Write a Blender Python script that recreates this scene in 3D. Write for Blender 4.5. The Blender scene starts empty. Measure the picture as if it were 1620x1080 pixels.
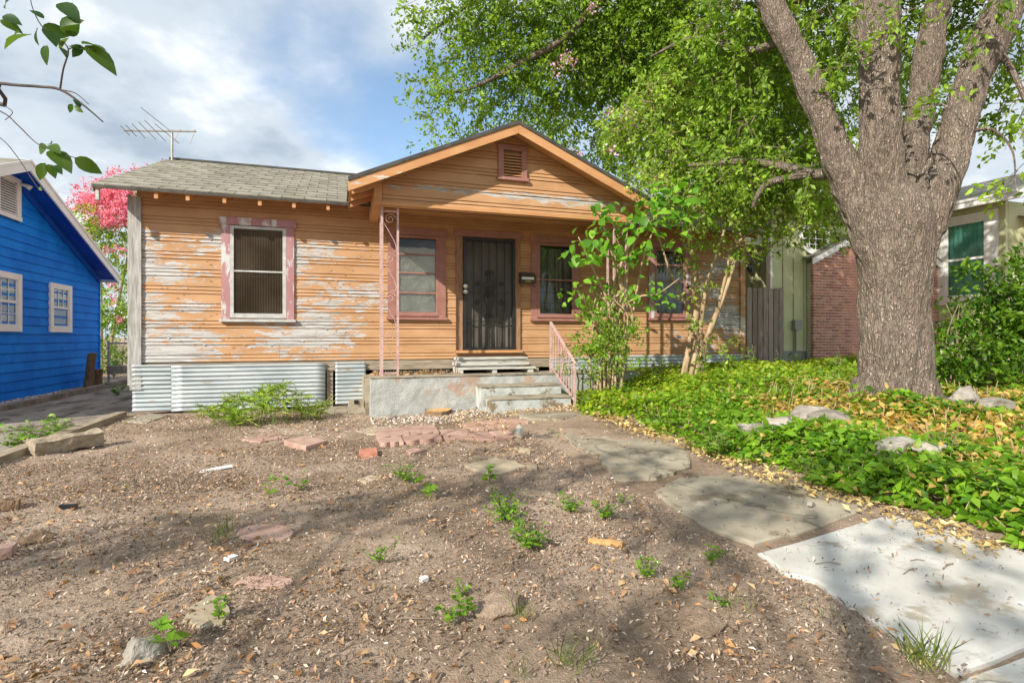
import bpy, bmesh, math, random
import numpy as np
from mathutils import Vector, Matrix, noise

# ------------------------------------------------------------------ camera, sky, sun, exposure
sc = bpy.context.scene
TH = math.radians(18.0); CS, SN = math.cos(TH), math.sin(TH); FPX = 860.0; EYE = 1.2; HOR = 532.0
cam_d = bpy.data.cameras.new('camera'); cam = bpy.data.objects.new('camera', cam_d)
sc.collection.objects.link(cam); sc.camera = cam
cam.location = (0, 0, EYE); cam.rotation_euler = (math.pi/2, 0, -TH)
cam_d.sensor_width = 36; cam_d.lens = FPX/1620*36; cam_d.shift_y = -8/1620
cam_d.clip_start = 0.05; cam_d.clip_end = 1500

SUN = Vector((1.4, 1.0, -1.05)).normalized()          # direction the light travels
SUN_EL = math.asin(-SUN.z); SUN_AZ = math.atan2(-SUN.x, -SUN.y)
sun_d = bpy.data.lights.new('sun', 'SUN'); sun = bpy.data.objects.new('sun', sun_d)
sc.collection.objects.link(sun); sun.rotation_euler = SUN.to_track_quat('-Z', 'Y').to_euler()
sun_d.energy = 4.7; sun_d.angle = math.radians(0.6); sun_d.color = (1.0, 0.93, 0.82)

def ray(px, py):
    u = (px-810)/FPX
    return Vector((u*CS+SN, CS-u*SN, (HOR-py)/FPX))
def at_y(px, py, Y): d = ray(px, py); return Vector((0, 0, EYE)) + d*(Y/d.y)
def at_x(px, py, X): d = ray(px, py); return Vector((0, 0, EYE)) + d*(X/d.x)
def at_z(px, py, z=0.0): d = ray(px, py); return Vector((0, 0, EYE)) + d*((z-EYE)/d.z)
def at_d(px, py, D): return Vector((0, 0, EYE)) + ray(px, py)*D

world = bpy.data.worlds.new('World'); sc.world = world; world.use_nodes = True
wn = world.node_tree; wn.nodes.clear()
def N(nt, t, **kw):
    n = nt.nodes.new(t)
    for k, v in kw.items():
        if k.startswith('i_'):
            key = k[2:]; key = int(key) if key.isdigit() else key.replace('_', ' ')
            n.inputs[key].default_value = v
        else: setattr(n, k, v)
    return n
def math_n(nt, op, a, b=None, c=None, clamp=False):
    n = nt.nodes.new('ShaderNodeMath'); n.operation = op; n.use_clamp = clamp
    for i, x in enumerate((a, b, c)):
        if x is None: continue
        if isinstance(x, (int, float)): n.inputs[i].default_value = x
        else: nt.links.new(x, n.inputs[i])
    return n.outputs[0]
def ramp(nt, src, stops, interp='LINEAR'):
    n = nt.nodes.new('ShaderNodeValToRGB'); cr = n.color_ramp; cr.interpolation = interp
    while len(cr.elements) < len(stops): cr.elements.new(0.5)
    for e, (p, c) in zip(cr.elements, stops):
        e.position = p; e.color = c if len(c) == 4 else (*c, 1)
    nt.links.new(src, n.inputs[0]); return n.outputs[0]
def mixc(nt, fac, a, b, blend='MIX'):
    n = nt.nodes.new('ShaderNodeMix'); n.data_type = 'RGBA'; n.blend_type = blend
    for i, x in ((0, fac), (6, a), (7, b)):
        if isinstance(x, (int, float)): n.inputs[i].default_value = x
        elif isinstance(x, tuple): n.inputs[i].default_value = x if len(x) == 4 else (*x, 1)
        else: nt.links.new(x, n.inputs[i])
    return n.outputs[2]
sky = N(wn, 'ShaderNodeTexSky', sky_type='NISHITA', sun_disc=False, sun_elevation=SUN_EL, sun_rotation=SUN_AZ,
        air_density=1.0, dust_density=0.6, ozone_density=1.5)
tc = N(wn, 'ShaderNodeTexCoord'); sep = N(wn, 'ShaderNodeSeparateXYZ'); wn.links.new(tc.outputs['Generated'], sep.inputs[0])
zz = math_n(wn, 'ADD', math_n(wn, 'MAXIMUM', sep.outputs[2], 0.0), 0.28)
cx, cy = math_n(wn, 'DIVIDE', sep.outputs[0], zz), math_n(wn, 'DIVIDE', sep.outputs[1], zz)
cmb = N(wn, 'ShaderNodeCombineXYZ'); wn.links.new(cx, cmb.inputs[0]); wn.links.new(cy, cmb.inputs[1])
n1 = N(wn, 'ShaderNodeTexNoise', i_Scale=1.15, i_Detail=7.0, i_Roughness=0.52, i_Distortion=0.15); wn.links.new(cmb.outputs[0], n1.inputs['Vector'])
n2 = N(wn, 'ShaderNodeTexNoise', i_Scale=2.3, i_Detail=7.0, i_Roughness=0.55)
off = N(wn, 'ShaderNodeVectorMath', operation='ADD'); off.inputs[1].default_value = (3.7, 1.9, 0.4)
wn.links.new(cmb.outputs[0], off.inputs[0]); wn.links.new(off.outputs[0], n2.inputs['Vector'])
gd = ray(655, 165).normalized(); gz = gd.z+0.28
dist = N(wn, 'ShaderNodeVectorMath', operation='DISTANCE'); dist.inputs[1].default_value = (gd.x/gz, gd.y/gz, 0)
wn.links.new(cmb.outputs[0], dist.inputs[0])
gap = N(wn, 'ShaderNodeMapRange', interpolation_type='SMOOTHSTEP', i_1=0.0, i_2=0.75, i_3=0.36, i_4=0.0); wn.links.new(dist.outputs['Value'], gap.inputs[0])
cm = math_n(wn, 'SUBTRACT', math_n(wn, 'ADD', n1.outputs[0], 0.16), gap.outputs[0])
mask = ramp(wn, cm, [(0.37, (0, 0, 0)), (0.56, (1, 1, 1))], 'EASE')
ccol = ramp(wn, n2.outputs[0], [(0.33, (2.7, 3.25, 3.9)), (0.50, (4.1, 4.6, 5.1)), (0.66, (6.9, 7.0, 7.1))], 'EASE')
skyc = mixc(wn, 1.0, sky.outputs[0], (1.35, 1.35, 1.3), 'MULTIPLY')
bg = N(wn, 'ShaderNodeBackground', i_Strength=0.125); wn.links.new(mixc(wn, mask, skyc, ccol), bg.inputs[0])
wo = N(wn, 'ShaderNodeOutputWorld'); wn.links.new(bg.outputs[0], wo.inputs[0])

sc.view_settings.view_transform = 'Standard'; sc.view_settings.look = 'None'
sc.view_settings.gamma = 1.0; sc.view_settings.use_curve_mapping = False
sc.view_settings.exposure = 0.5
sc.cycles.max_bounces = 7; sc.cycles.transparent_max_bounces = 12

# ------------------------------------------------------------------ materials
MATS = {}
def new_mat(name):
    m = bpy.data.materials.new(name); m.use_nodes = True; nt = m.node_tree; nt.nodes.clear()
    out = N(nt, 'ShaderNodeOutputMaterial'); b = N(nt, 'ShaderNodeBsdfPrincipled'); nt.links.new(b.outputs[0], out.inputs[0])
    MATS[name] = m; return m, nt, b, out
def pos_noise(nt, scale, stretch=(1, 1, 1), detail=5.0, rough=0.55, loc=(0, 0, 0)):
    g = N(nt, 'ShaderNodeNewGeometry'); mp = N(nt, 'ShaderNodeMapping'); mp.inputs['Scale'].default_value = stretch; mp.inputs['Location'].default_value = loc
    nt.links.new(g.outputs['Position'], mp.inputs[0])
    n = N(nt, 'ShaderNodeTexNoise', i_Scale=scale, i_Detail=detail, i_Roughness=rough); nt.links.new(mp.outputs[0], n.inputs['Vector'])
    return n.outputs[0]
def bump(nt, b, h, strength=0.3, dist=0.01):
    n = N(nt, 'ShaderNodeBump', i_Strength=strength, i_Distance=dist); nt.links.new(h, n.inputs['Height']); nt.links.new(n.outputs[0], b.inputs['Normal'])
def M(name, c1, c2, scale=6.0, rough=0.8, stretch=(1, 1, 1), bs=0.3, bscale=40.0, bd=0.006, rnd=0.0, crack=0.0, metal=0.0, lo=0.35, hi=0.65, spot=None, spec=0.3):
    """two-tone surface with fine relief; rnd adds a change from piece to piece; spot = (colour, scale, threshold)"""
    m, nt, b, out = new_mat(name)
    n = pos_noise(nt, scale, stretch); fac = n
    if rnd:
        oi = N(nt, 'ShaderNodeObjectInfo'); r = math_n(nt, 'MULTIPLY_ADD', oi.outputs['Random'], rnd, -rnd/2); fac = math_n(nt, 'ADD', n, r)
    col = ramp(nt, fac, [(lo, c1), (hi, c2)])
    if spot:
        s = pos_noise(nt, spot[1], stretch, 6, 0.6, (7, 3, 5)); sm = ramp(nt, s, [(spot[2], (0, 0, 0)), (spot[2]+0.06, (1, 1, 1))])
        col = mixc(nt, sm, col, spot[0])
    if crack:
        g = N(nt, 'ShaderNodeNewGeometry'); w = N(nt, 'ShaderNodeTexNoise', i_Scale=3.5, i_Detail=6.0); nt.links.new(g.outputs['Position'], w.inputs['Vector'])
        va = N(nt, 'ShaderNodeVectorMath', operation='MULTIPLY_ADD'); va.inputs[1].default_value = (.35, .35, .35); nt.links.new(w.outputs[1], va.inputs[0]); nt.links.new(g.outputs['Position'], va.inputs[2])
        vv = N(nt, 'ShaderNodeTexVoronoi', feature='DISTANCE_TO_EDGE', i_Scale=crack); nt.links.new(va.outputs[0], vv.inputs['Vector'])
        col = mixc(nt, ramp(nt, vv.outputs[0], [(0.0, (.75, .75, .75)), (0.010, (0, 0, 0))]), col, (0.10, 0.085, 0.065))
        dirt = ramp(nt, pos_noise(nt, 9, (1, 1, 1), 8, 0.75, (1, 8, 2)), [(0.55, (0, 0, 0)), (0.72, (.55, .55, .55))]); col = mixc(nt, dirt, col, (0.24, 0.19, 0.135))
    nt.links.new(col, b.inputs['Base Color']); b.inputs['Roughness'].default_value = rough; b.inputs['Metallic'].default_value = metal
    b.inputs['Specular IOR Level'].default_value = spec
    if bs: bump(nt, b, pos_noise(nt, bscale, stretch, 4, 0.6), bs, bd)
    return m
def leaf_mat(name, trans=0.35, rough=0.42):
    m, nt, b, out = new_mat(name)
    a = N(nt, 'ShaderNodeAttribute', attribute_name='tint'); nt.links.new(a.outputs['Color'], b.inputs['Base Color'])
    b.inputs['Roughness'].default_value = rough; b.inputs['Specular IOR Level'].default_value = 0.35
    t = N(nt, 'ShaderNodeBsdfTranslucent'); nt.links.new(mixc(nt, 1.0, a.outputs['Color'], (1.5, 1.45, 0.6), 'MULTIPLY'), t.inputs[0])
    mx = N(nt, 'ShaderNodeMixShader', i_0=trans); nt.links.new(b.outputs[0], mx.inputs[1]); nt.links.new(t.outputs[0], mx.inputs[2]); nt.links.new(mx.outputs[0], out.inputs[0])
    return m
def peel_mat(name, paint1, paint2, under1, under2, bias_stops, x0, x1, gable_bias=-0.1):
    """old oil paint lifting off weathered boards; how much is gone depends on the stretch of wall"""
    m, nt, b, out = new_mat(name)
    g = N(nt, 'ShaderNodeNewGeometry'); s = N(nt, 'ShaderNodeSeparateXYZ'); nt.links.new(g.outputs['Position'], s.inputs[0])
    mr = N(nt, 'ShaderNodeMapRange', i_1=x0, i_2=x1); nt.links.new(s.outputs[0], mr.inputs[0])
    bx = ramp(nt, mr.outputs[0], [(p, (v, v, v)) for p, v in bias_stops])
    up = N(nt, 'ShaderNodeMapRange', i_1=2.82, i_2=3.15, i_3=0.0, i_4=0.35); nt.links.new(s.outputs[2], up.inputs[0])
    ing = math_n(nt, 'LESS_THAN', s.outputs[1], 8.7)                 # boards of the porch gable
    big = pos_noise(nt, 0.75, (1, 1, 2.4), 2, 0.5, (2.3, 0, 1.1)); fine = pos_noise(nt, 4.2, (1, 1, 4.4), 9, 0.72)
    val = math_n(nt, 'ADD', math_n(nt, 'MULTIPLY', big, 0.55), math_n(nt, 'MULTIPLY', fine, 0.62))
    wall = math_n(nt, 'SUBTRACT', math_n(nt, 'ADD', val, bx), up.outputs[0])
    gz = math_n(nt, 'ABSOLUTE', math_n(nt, 'SUBTRACT', s.outputs[2], 3.47)); gv = math_n(nt, 'ADD', val, math_n(nt, 'MULTIPLY_ADD', gz, -1.1, 0.415))
    v = math_n(nt, 'ADD', math_n(nt, 'MULTIPLY', wall, math_n(nt, 'SUBTRACT', 1.0, ing)), math_n(nt, 'MULTIPLY', gv, ing))
    pm = ramp(nt, v, [(0.975, (0, 0, 0)), (0.99, (1, 1, 1))])
    pc = ramp(nt, pos_noise(nt, 2.2, (1, 1, 3), 5), [(0.3, paint1), (0.7, paint2)])
    uc = ramp(nt, pos_noise(nt, 5.0, (0.5, 1, 9), 6, 0.65, (4, 1, 2)), [(0.36, under1), (0.52, under2)])
    nt.links.new(mixc(nt, pm, pc, uc), b.inputs['Base Color']); b.inputs['Roughness'].default_value = 0.62
    b.inputs['Specular IOR Level'].default_value = 0.25
    h = math_n(nt, 'ADD', math_n(nt, 'MULTIPLY', pm, -0.6), math_n(nt, 'MULTIPLY', pos_noise(nt, 28, (0.4, 1, 2.5), 5, 0.65), 0.5)); bump(nt, b, h, 0.35, 0.008)
    return m
ORANGE = peel_mat('peeling_orange_paint', (0.43, 0.235, 0.113), (0.54, 0.32, 0.168), (0.25, 0.235, 0.215), (0.50, 0.485, 0.465),
    [(0.0, 0.452), (0.10, 0.425), (0.24, 0.383), (0.33, 0.325), (0.40, 0.24), (0.62, 0.22), (0.78, 0.22), (0.84, 0.29), (0.9, 0.36), (1, 0.38)], -3.6, 8.8)
TRIM = peel_mat('orange_trim_paint', (0.48, 0.235, 0.10), (0.58, 0.32, 0.15), (0.40, 0.36, 0.30), (0.60, 0.57, 0.50), [(0, 0.33), (1, 0.35)], -4, 9)
PINK = M('pink_trim_paint', (0.30, 0.14, 0.112), (0.375, 0.19, 0.155), 5, 0.55, spot=((0.52, 0.47, 0.45), 9.0, 0.66))
PINKWORN = M('worn_pink_paint', (0.36, 0.17, 0.18), (0.43, 0.23, 0.235), 5, 0.6, (1, 1, 0.35), spot=((0.58, 0.58, 0.57), 5.0, 0.52))
WHITEWORN = M('worn_white_paint', (0.40, 0.40, 0.38), (0.55, 0.55, 0.53), 9, 0.65, spot=((0.42, 0.27, 0.26), 12, 0.66))
IRONPINK = M('pink_iron_paint', (0.43, 0.27, 0.25), (0.55, 0.40, 0.375), 12, 0.5, bs=0.1)
GREYWOOD = M('weathered_grey_wood', (0.26, 0.25, 0.23), (0.48, 0.47, 0.445), 9, 0.85, (6, 6, 0.5), 0.5, 30, 0.006)
GREYWOODX = M('weathered_sill_wood', (0.22, 0.18, 0.13), (0.42, 0.35, 0.27), 7, 0.85, (0.5, 6, 6), 0.5, 30, 0.006)
BROWNWOOD = M('bare_door_frame_wood', (0.24, 0.12, 0.06), (0.36, 0.22, 0.13), 9, 0.8, (6, 6, 0.6), 0.4, 30, 0.005)
PALEWOOD = M('pale_painted_wood', (0.42, 0.41, 0.36), (0.60, 0.60, 0.56), 8, 0.75, (0.6, 4, 4), 0.4, 30, 0.005, spot=((0.33, 0.25, 0.16), 8, 0.62))
SHINGLE = M('grey_shingle', (0.20, 0.185, 0.145), (0.29, 0.272, 0.22), 3, 0.95, bs=0.4, bscale=180, bd=0.003, rnd=0.22)
DARKEDGE = M('dark_drip_edge', (0.05, 0.05, 0.045), (0.09, 0.085, 0.075), 6, 0.6)
TIN = M('galvanised_tin', (0.37, 0.42, 0.44), (0.55, 0.59, 0.60), 2.5, 0.45, (0.6, 1, 2.0), bs=0.15, metal=0.3, spot=((0.36, 0.29, 0.22), 4, 0.63), spec=0.5)
DARK = M('painted_hollow_shade', (0.012, 0.011, 0.01), (0.02, 0.018, 0.016), 4, 0.9, bs=0)  # near-black stands in for the shade inside rooms, vents and hollows
BLACKIRON = M('black_iron', (0.012, 0.013, 0.013), (0.022, 0.022, 0.022), 10, 0.42, bs=0.05, spec=0.5)
DOORGREY = M('grey_door_behind_bars', (0.09, 0.083, 0.067), (0.13, 0.12, 0.10), 3, 0.5, bs=0.05)
STEEL = M('brushed_steel', (0.55, 0.55, 0.55), (0.7, 0.7, 0.7), 8, 0.25, metal=0.9, bs=0)
FOIL = M('crumpled_grey_sheet', (0.55, 0.53, 0.47), (0.72, 0.70, 0.64), 3, 0.5, bs=0.9, bscale=7, bd=0.05)
PLEAT = M('ribbed_brown_panel', (0.075, 0.056, 0.036), (0.14, 0.11, 0.08), 2, 0.35, bs=0.0)
CURTAIN = M('green_curtain', (0.16, 0.60, 0.50), (0.26, 0.74, 0.65), 3, 0.8, (8, 8, 0.3), 0.2)
BLINDS = M('pale_blind', (0.16, 0.20, 0.17), (0.28, 0.33, 0.29), 3, 0.7)
CONC = M('old_concrete', (0.25, 0.215, 0.155), (0.40, 0.355, 0.27), 2.2, 0.9, bs=0.45, bscale=60, bd=0.006, spot=((0.20, 0.165, 0.115), 2.6, 0.57), crack=0.75)
CONCW = M('white_concrete', (0.46, 0.445, 0.40), (0.62, 0.605, 0.56), 2.0, 0.9, bs=0.4, bscale=90, bd=0.004, spot=((0.36, 0.32, 0.25), 2.6, 0.56), crack=0.5)
PORCHC = M('blue_grey_porch_paint', (0.33, 0.345, 0.325), (0.45, 0.46, 0.435), 7, 0.85, bs=0.8, bscale=45, bd=0.014, spot=((0.40, 0.30, 0.235), 3.4, 0.57))
STEPC = M('stained_step_paint', (0.36, 0.39, 0.37), (0.50, 0.53, 0.50), 5, 0.85, bs=0.6, bscale=45, bd=0.010, spot=((0.20, 0.16, 0.10), 4.2, 0.53))
BLUE = M('bright_blue_paint', (0.0, 0.17, 0.74), (0.004, 0.24, 0.88), 2.5, 0.65, (1, 1, 1), 0.2, 25, 0.004, rnd=0.2, spot=((0.10, 0.36, 0.80), 3.5, 0.70), spec=0.12)
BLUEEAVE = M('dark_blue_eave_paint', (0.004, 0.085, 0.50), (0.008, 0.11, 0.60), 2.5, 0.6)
WHITE = M('white_house_paint', (0.80, 0.79, 0.77), (0.88, 0.87, 0.85), 3, 0.5, bs=0.05)
GREENP = M('pale_green_paint', (0.47, 0.49, 0.27), (0.58, 0.60, 0.36), 2, 0.6, rnd=0.1, bs=0.15)
BRICK = M('red_brick', (0.38, 0.15, 0.10), (0.58, 0.26, 0.18), 9, 0.88, bs=0.5, bscale=60, bd=0.006, rnd=0.55)
MORTAR = M('brick_mortar', (0.60, 0.55, 0.48), (0.70, 0.65, 0.58), 12, 0.95, bs=0.4)
FENCEW = M('brown_grey_fence_wood', (0.24, 0.195, 0.165), (0.40, 0.34, 0.29), 6, 0.85, (6, 6, 0.5), 0.5, 25, 0.008, rnd=0.25)
PAVER = M('pink_paver', (0.36, 0.225, 0.175), (0.48, 0.32, 0.255), 7, 0.9, bs=0.5, bscale=70, bd=0.006, rnd=0.25)
FLAG = M('tan_flagstone', (0.34, 0.28, 0.19), (0.50, 0.42, 0.30), 5, 0.9, bs=0.5, bscale=40, bd=0.008, rnd=0.3)
ROCK = M('pale_limestone', (0.22, 0.195, 0.16), (0.42, 0.385, 0.33), 6, 0.9, bs=0.9, bscale=25, bd=0.015, rnd=0.25)
TIMBER = M('grey_edging_timber', (0.25, 0.20, 0.14), (0.40, 0.33, 0.24), 5, 0.9, (5, 0.6, 5), 0.5, 25, 0.008)
CUTWOOD = M('sawn_stump_wood', (0.50, 0.28, 0.10), (0.66, 0.42, 0.19), 14, 0.8, bs=0.3)
BARKB = M('brown_stump_bark', (0.13, 0.085, 0.05), (0.27, 0.18, 0.11), 14, 0.95, (1, 1, 0.4), 0.8, 30, 0.02)
MYRTLE = M('smooth_myrtle_bark', (0.30, 0.20, 0.115), (0.50, 0.38, 0.24), 5, 0.7, (3, 3, 0.6), 0.4, 18, 0.01)
TWIG = M('twig_bark', (0.16, 0.12, 0.08), (0.30, 0.24, 0.17), 10, 0.85)
DARKTWIG = M('dark_twig_bark', (0.05, 0.04, 0.035), (0.10, 0.08, 0.07), 10, 0.85)
ALU = M('weathered_aluminium', (0.30, 0.29, 0.24), (0.45, 0.44, 0.38), 9, 0.5, metal=0.3, bs=0)
RUST = M('brown_metal_box', (0.045, 0.035, 0.025), (0.08, 0.06, 0.045), 8, 0.5, bs=0.1)
PAPER = M('white_paper', (0.65, 0.65, 0.65), (0.8, 0.8, 0.8), 8, 0.7, bs=0.1)
GOLD = M('brass_digits', (0.50, 0.38, 0.10), (0.6, 0.48, 0.15), 8, 0.4, metal=0.6, bs=0)
GREYBOX = M('grey_utility_paint', (0.26, 0.27, 0.25), (0.33, 0.34, 0.31), 6, 0.6, bs=0.05)
DRIVE = M('dirty_driveway', (0.20, 0.165, 0.13), (0.44, 0.385, 0.32), 2.2, 0.95, (1, 0.4, 1), 0.9, 40, 0.02, spot=((0.12, 0.095, 0.07), 2.4, 0.55), crack=1.2)
KERBM = M('dirty_kerb_concrete', (0.17, 0.145, 0.115), (0.33, 0.29, 0.24), 4, 0.95, bs=0.5)
BLUELIT = M('blue_plastic', (0.12, 0.20, 0.42), (0.2, 0.3, 0.55), 8, 0.5, bs=0.2)
TEAL = M('teal_plastic', (0.02, 0.42, 0.33), (0.04, 0.5, 0.4), 8, 0.5, bs=0)
LEAF = leaf_mat('leaf', 0.45); PETAL = leaf_mat('petal', 0.3, 0.6); DRYLEAF = leaf_mat('dry_leaf', 0.15, 0.7); LITTER = leaf_mat('litter', 0.0, 0.9)
m, nt, b, out = new_mat('window_glass')
gl = N(nt, 'ShaderNodeBsdfGlossy', i_Roughness=0.03); tr = N(nt, 'ShaderNodeBsdfTransparent'); tr.inputs[0].default_value = (0.9, 0.92, 0.9, 1)
fr = N(nt, 'ShaderNodeFresnel', i_IOR=1.5); mx = N(nt, 'ShaderNodeMixShader'); nt.links.new(math_n(nt, 'MULTIPLY_ADD', fr.outputs[0], 0.8, 0.0), mx.inputs[0])
nt.links.new(tr.outputs[0], mx.inputs[1]); nt.links.new(gl.outputs[0], mx.inputs[2]); nt.links.new(mx.outputs[0], out.inputs[0]); GLASS = m
# soil: dark crumbly humus with paler dry patches
m, nt, b, out = new_mat('soil'); SOIL = m
f1 = pos_noise(nt, 0.9, (1, 1, 1), 4, 0.6); f2 = pos_noise(nt, 26, (1, 1, 1), 6, 0.7); f3 = pos_noise(nt, 95, (1, 1, 1), 3, 0.7)
base = ramp(nt, math_n(nt, 'ADD', math_n(nt, 'MULTIPLY', f1, 0.75), math_n(nt, 'MULTIPLY', f2, 0.36)), [(0.40, (0.19, 0.135, 0.092)), (0.54, (0.36, 0.268, 0.195)), (0.68, (0.52, 0.405, 0.31))])
base = mixc(nt, ramp(nt, f3, [(0.60, (0, 0, 0)), (0.66, (1, 1, 1))]), base, (0.42, 0.34, 0.26))
nt.links.new(base, b.inputs['Base Color']); b.inputs['Roughness'].default_value = 0.98; b.inputs['Specular IOR Level'].default_value = 0.1
bump(nt, b, math_n(nt, 'ADD', f2, math_n(nt, 'MULTIPLY', f3, 0.6)), 0.9, 0.03)
# oak bark: vertical plates
m, nt, b, out = new_mat('oak_bark'); BARK = m
g = N(nt, 'ShaderNodeNewGeometry'); mp = N(nt, 'ShaderNodeMapping'); mp.inputs['Scale'].default_value = (1, 1, 0.26); nt.links.new(g.outputs['Position'], mp.inputs[0])
wob = N(nt, 'ShaderNodeTexNoise', i_Scale=7.0, i_Detail=3.0); nt.links.new(mp.outputs[0], wob.inputs['Vector'])
wv = N(nt, 'ShaderNodeVectorMath', operation='MULTIPLY_ADD'); wv.inputs[1].default_value = (0.13, 0.13, 0.13); nt.links.new(wob.outputs[1], wv.inputs[0]); nt.links.new(mp.outputs[0], wv.inputs[2])
vo = N(nt, 'ShaderNodeTexVoronoi', feature='DISTANCE_TO_EDGE', i_Scale=62.0); nt.links.new(wv.outputs[0], vo.inputs['Vector'])
vo2 = N(nt, 'ShaderNodeTexVoronoi', feature='DISTANCE_TO_EDGE', i_Scale=26.0); nt.links.new(wv.outputs[0], vo2.inputs['Vector'])
crack = ramp(nt, math_n(nt, 'MINIMUM', vo.outputs[0], math_n(nt, 'MULTIPLY', vo2.outputs[0], 0.8)), [(0.0, (0, 0, 0)), (0.30, (1, 1, 1))])
lich = pos_noise(nt, 1.9, (1, 1, 0.6), 7, 0.7); fine = pos_noise(nt, 55, (1, 1, 0.5), 4, 0.7)
bc = ramp(nt, math_n(nt, 'ADD', math_n(nt, 'MULTIPLY', lich, 0.6), math_n(nt, 'MULTIPLY', fine, 0.45)), [(0.40, (0.27, 0.205, 0.15)), (0.53, (0.50, 0.41, 0.32)), (0.66, (0.72, 0.64, 0.53))])
spk = ramp(nt, pos_noise(nt, 34, (1, 1, 0.7), 3, 0.6, (3, 3, 3)), [(0.62, (0, 0, 0)), (0.70, (1, 1, 1))]); bc = mixc(nt, math_n(nt, 'MULTIPLY', spk, 0.7), bc, (0.66, 0.63, 0.56))
nt.links.new(mixc(nt, crack, (0.22, 0.175, 0.14), bc), b.inputs['Base Color']); b.inputs['Roughness'].default_value = 0.95; b.inputs['Specular IOR Level'].default_value = 0.15
bump(nt, b, math_n(nt, 'ADD', crack, math_n(nt, 'MULTIPLY', fine, 0.5)), 1.0, 0.035)

# ------------------------------------------------------------------ building helpers
COL = sc.collection
def tag(o, label=None, cat=None, group=None, kind=None):
    if label: o['label'] = label
    if cat: o['category'] = cat
    if group: o['group'] = group
    if kind: o['kind'] = kind
    return o
def thing(name, loc, label, cat, group=None):
    o = bpy.data.objects.new(name, None); COL.objects.link(o); o.location = loc; o.empty_display_size = 0.2
    return tag(o, label, cat, group)
def adopt(o, parent):
    if parent is not None:
        o.parent = parent
        L = Vector((0, 0, 0)); p = parent
        while p is not None:
            L += p.location; p = p.parent
            if p is not None: break
        if parent.type == 'EMPTY': o.matrix_parent_inverse = Matrix.Translation(-Vector(parent.location))
        else:
            w = Matrix.Translation(Vector(parent.location)) @ parent.rotation_euler.to_matrix().to_4x4()
            o.matrix_parent_inverse = w.inverted()
    return o
def link(name, me, mat=None, parent=None, smooth=False):
    if mat is not None and not me.materials: me.materials.append(mat)
    if smooth: me.polygons.foreach_set('use_smooth', [True]*len(me.polygons))
    o = bpy.data.objects.new(name, me); COL.objects.link(o); return adopt(o, parent)
class MB:
    def __init__(s): s.v = []; s.f = []
    def add(s, vs, fs):
        k = len(s.v); s.v += [tuple(p) for p in vs]; s.f += [tuple(i+k for i in q) for q in fs]; return s
    def box(s, x0, x1, y0, y1, z0, z1):
        return s.add([(x0, y0, z0), (x1, y0, z0), (x1, y1, z0), (x0, y1, z0), (x0, y0, z1), (x1, y0, z1), (x1, y1, z1), (x0, y1, z1)],
                     [(0, 3, 2, 1), (4, 5, 6, 7), (0, 1, 5, 4), (1, 2, 6, 5), (2, 3, 7, 6), (3, 0, 4, 7)])
    def bar(s, a, b, w, h, up=(0, 0, 1)):
        a, b = Vector(a), Vector(b); d = (b-a).normalized(); up = Vector(up)
        if abs(d.dot(up)) > 0.98: up = Vector((0, 1, 0))
        r = d.cross(up).normalized(); u = r.cross(d); q = []
        for p in (a, b):
            for i, j in ((-1, -1), (1, -1), (1, 1), (-1, 1)): q.append(p + r*(i*w/2) + u*(j*h/2))
        return s.add(q, [(0, 1, 2, 3), (7, 6, 5, 4), (0, 4, 5, 1), (1, 5, 6, 2), (2, 6, 7, 3), (3, 7, 4, 0)])
    def tube(s, pts, rad, n=6, cap=True):
        pts = [Vector(p) for p in pts]; m = len(pts)
        rad = rad if isinstance(rad, (list, tuple)) else [rad]*m
        vs = []; fs = []; ref = None
        for i, p in enumerate(pts):
            d = (pts[min(i+1, m-1)] - pts[max(i-1, 0)])
            d = d.normalized() if d.length > 1e-9 else Vector((0, 0, 1))
            if ref is None: ref = d.orthogonal().normalized()
            ref = (ref - d*ref.dot(d)); ref = ref.normalized() if ref.length > 1e-6 else d.orthogonal().normalized()
            q = d.cross(ref)
            for k in range(n):
                a = 2*math.pi*k/n; vs.append(p + (ref*math.cos(a) + q*math.sin(a))*rad[i])
        for i in range(m-1):
            for k in range(n):
                k2 = (k+1) % n; fs.append((i*n+k, i*n+k2, (i+1)*n+k2, (i+1)*n+k))
        if cap: fs += [tuple(range(n))[::-1], tuple(range((m-1)*n, m*n))]
        return s.add(vs, fs)
    def prism(s, poly, vec):
        vec = Vector(vec); n = len(poly); a = [Vector(p) for p in poly]
        fs = [tuple(range(n)), tuple(range(n, 2*n))[::-1]] + [(i, (i+1) % n + 0, n+(i+1) % n, n+i) for i in range(n)]
        return s.add(a + [p+vec for p in a], fs)
    def mesh(s, name='m', fix=True):
        me = bpy.data.meshes.new(name); me.from_pydata(s.v, [], s.f)
        if fix:
            bm = bmesh.new(); bm.from_mesh(me); bmesh.ops.recalc_face_normals(bm, faces=bm.faces); bm.to_mesh(me); bm.free()
        me.update(); return me
    def build(s, name, mat, parent=None, smooth=False, fix=True): return link(name, s.mesh(name, fix), mat, parent, smooth)
def box(name, mat, parent, x0, x1, y0, y1, z0, z1): return MB().box(x0, x1, y0, y1, z0, z1).build(name, mat, parent)
def rough_mesh(me, cell, amp, freq, seed=0):
    """cut a closed mesh finer and roughen it"""
    bm = bmesh.new(); bm.from_mesh(me)
    for _ in range(6):
        es = [e for e in bm.edges if e.calc_length() > cell]
        if not es or len(bm.verts) > 6000: break
        bmesh.ops.subdivide_edges(bm, edges=es, cuts=1, use_grid_fill=True)
    bm.normal_update()
    for v in bm.verts:
        p = v.co*freq + Vector((seed*7.3, seed*3.1, seed*1.7))
        v.co += v.normal*(noise.noise(p)*amp + noise.noise(p*3.1)*amp*0.4)
    bm.to_mesh(me); bm.free(); me.update(); return me
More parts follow.
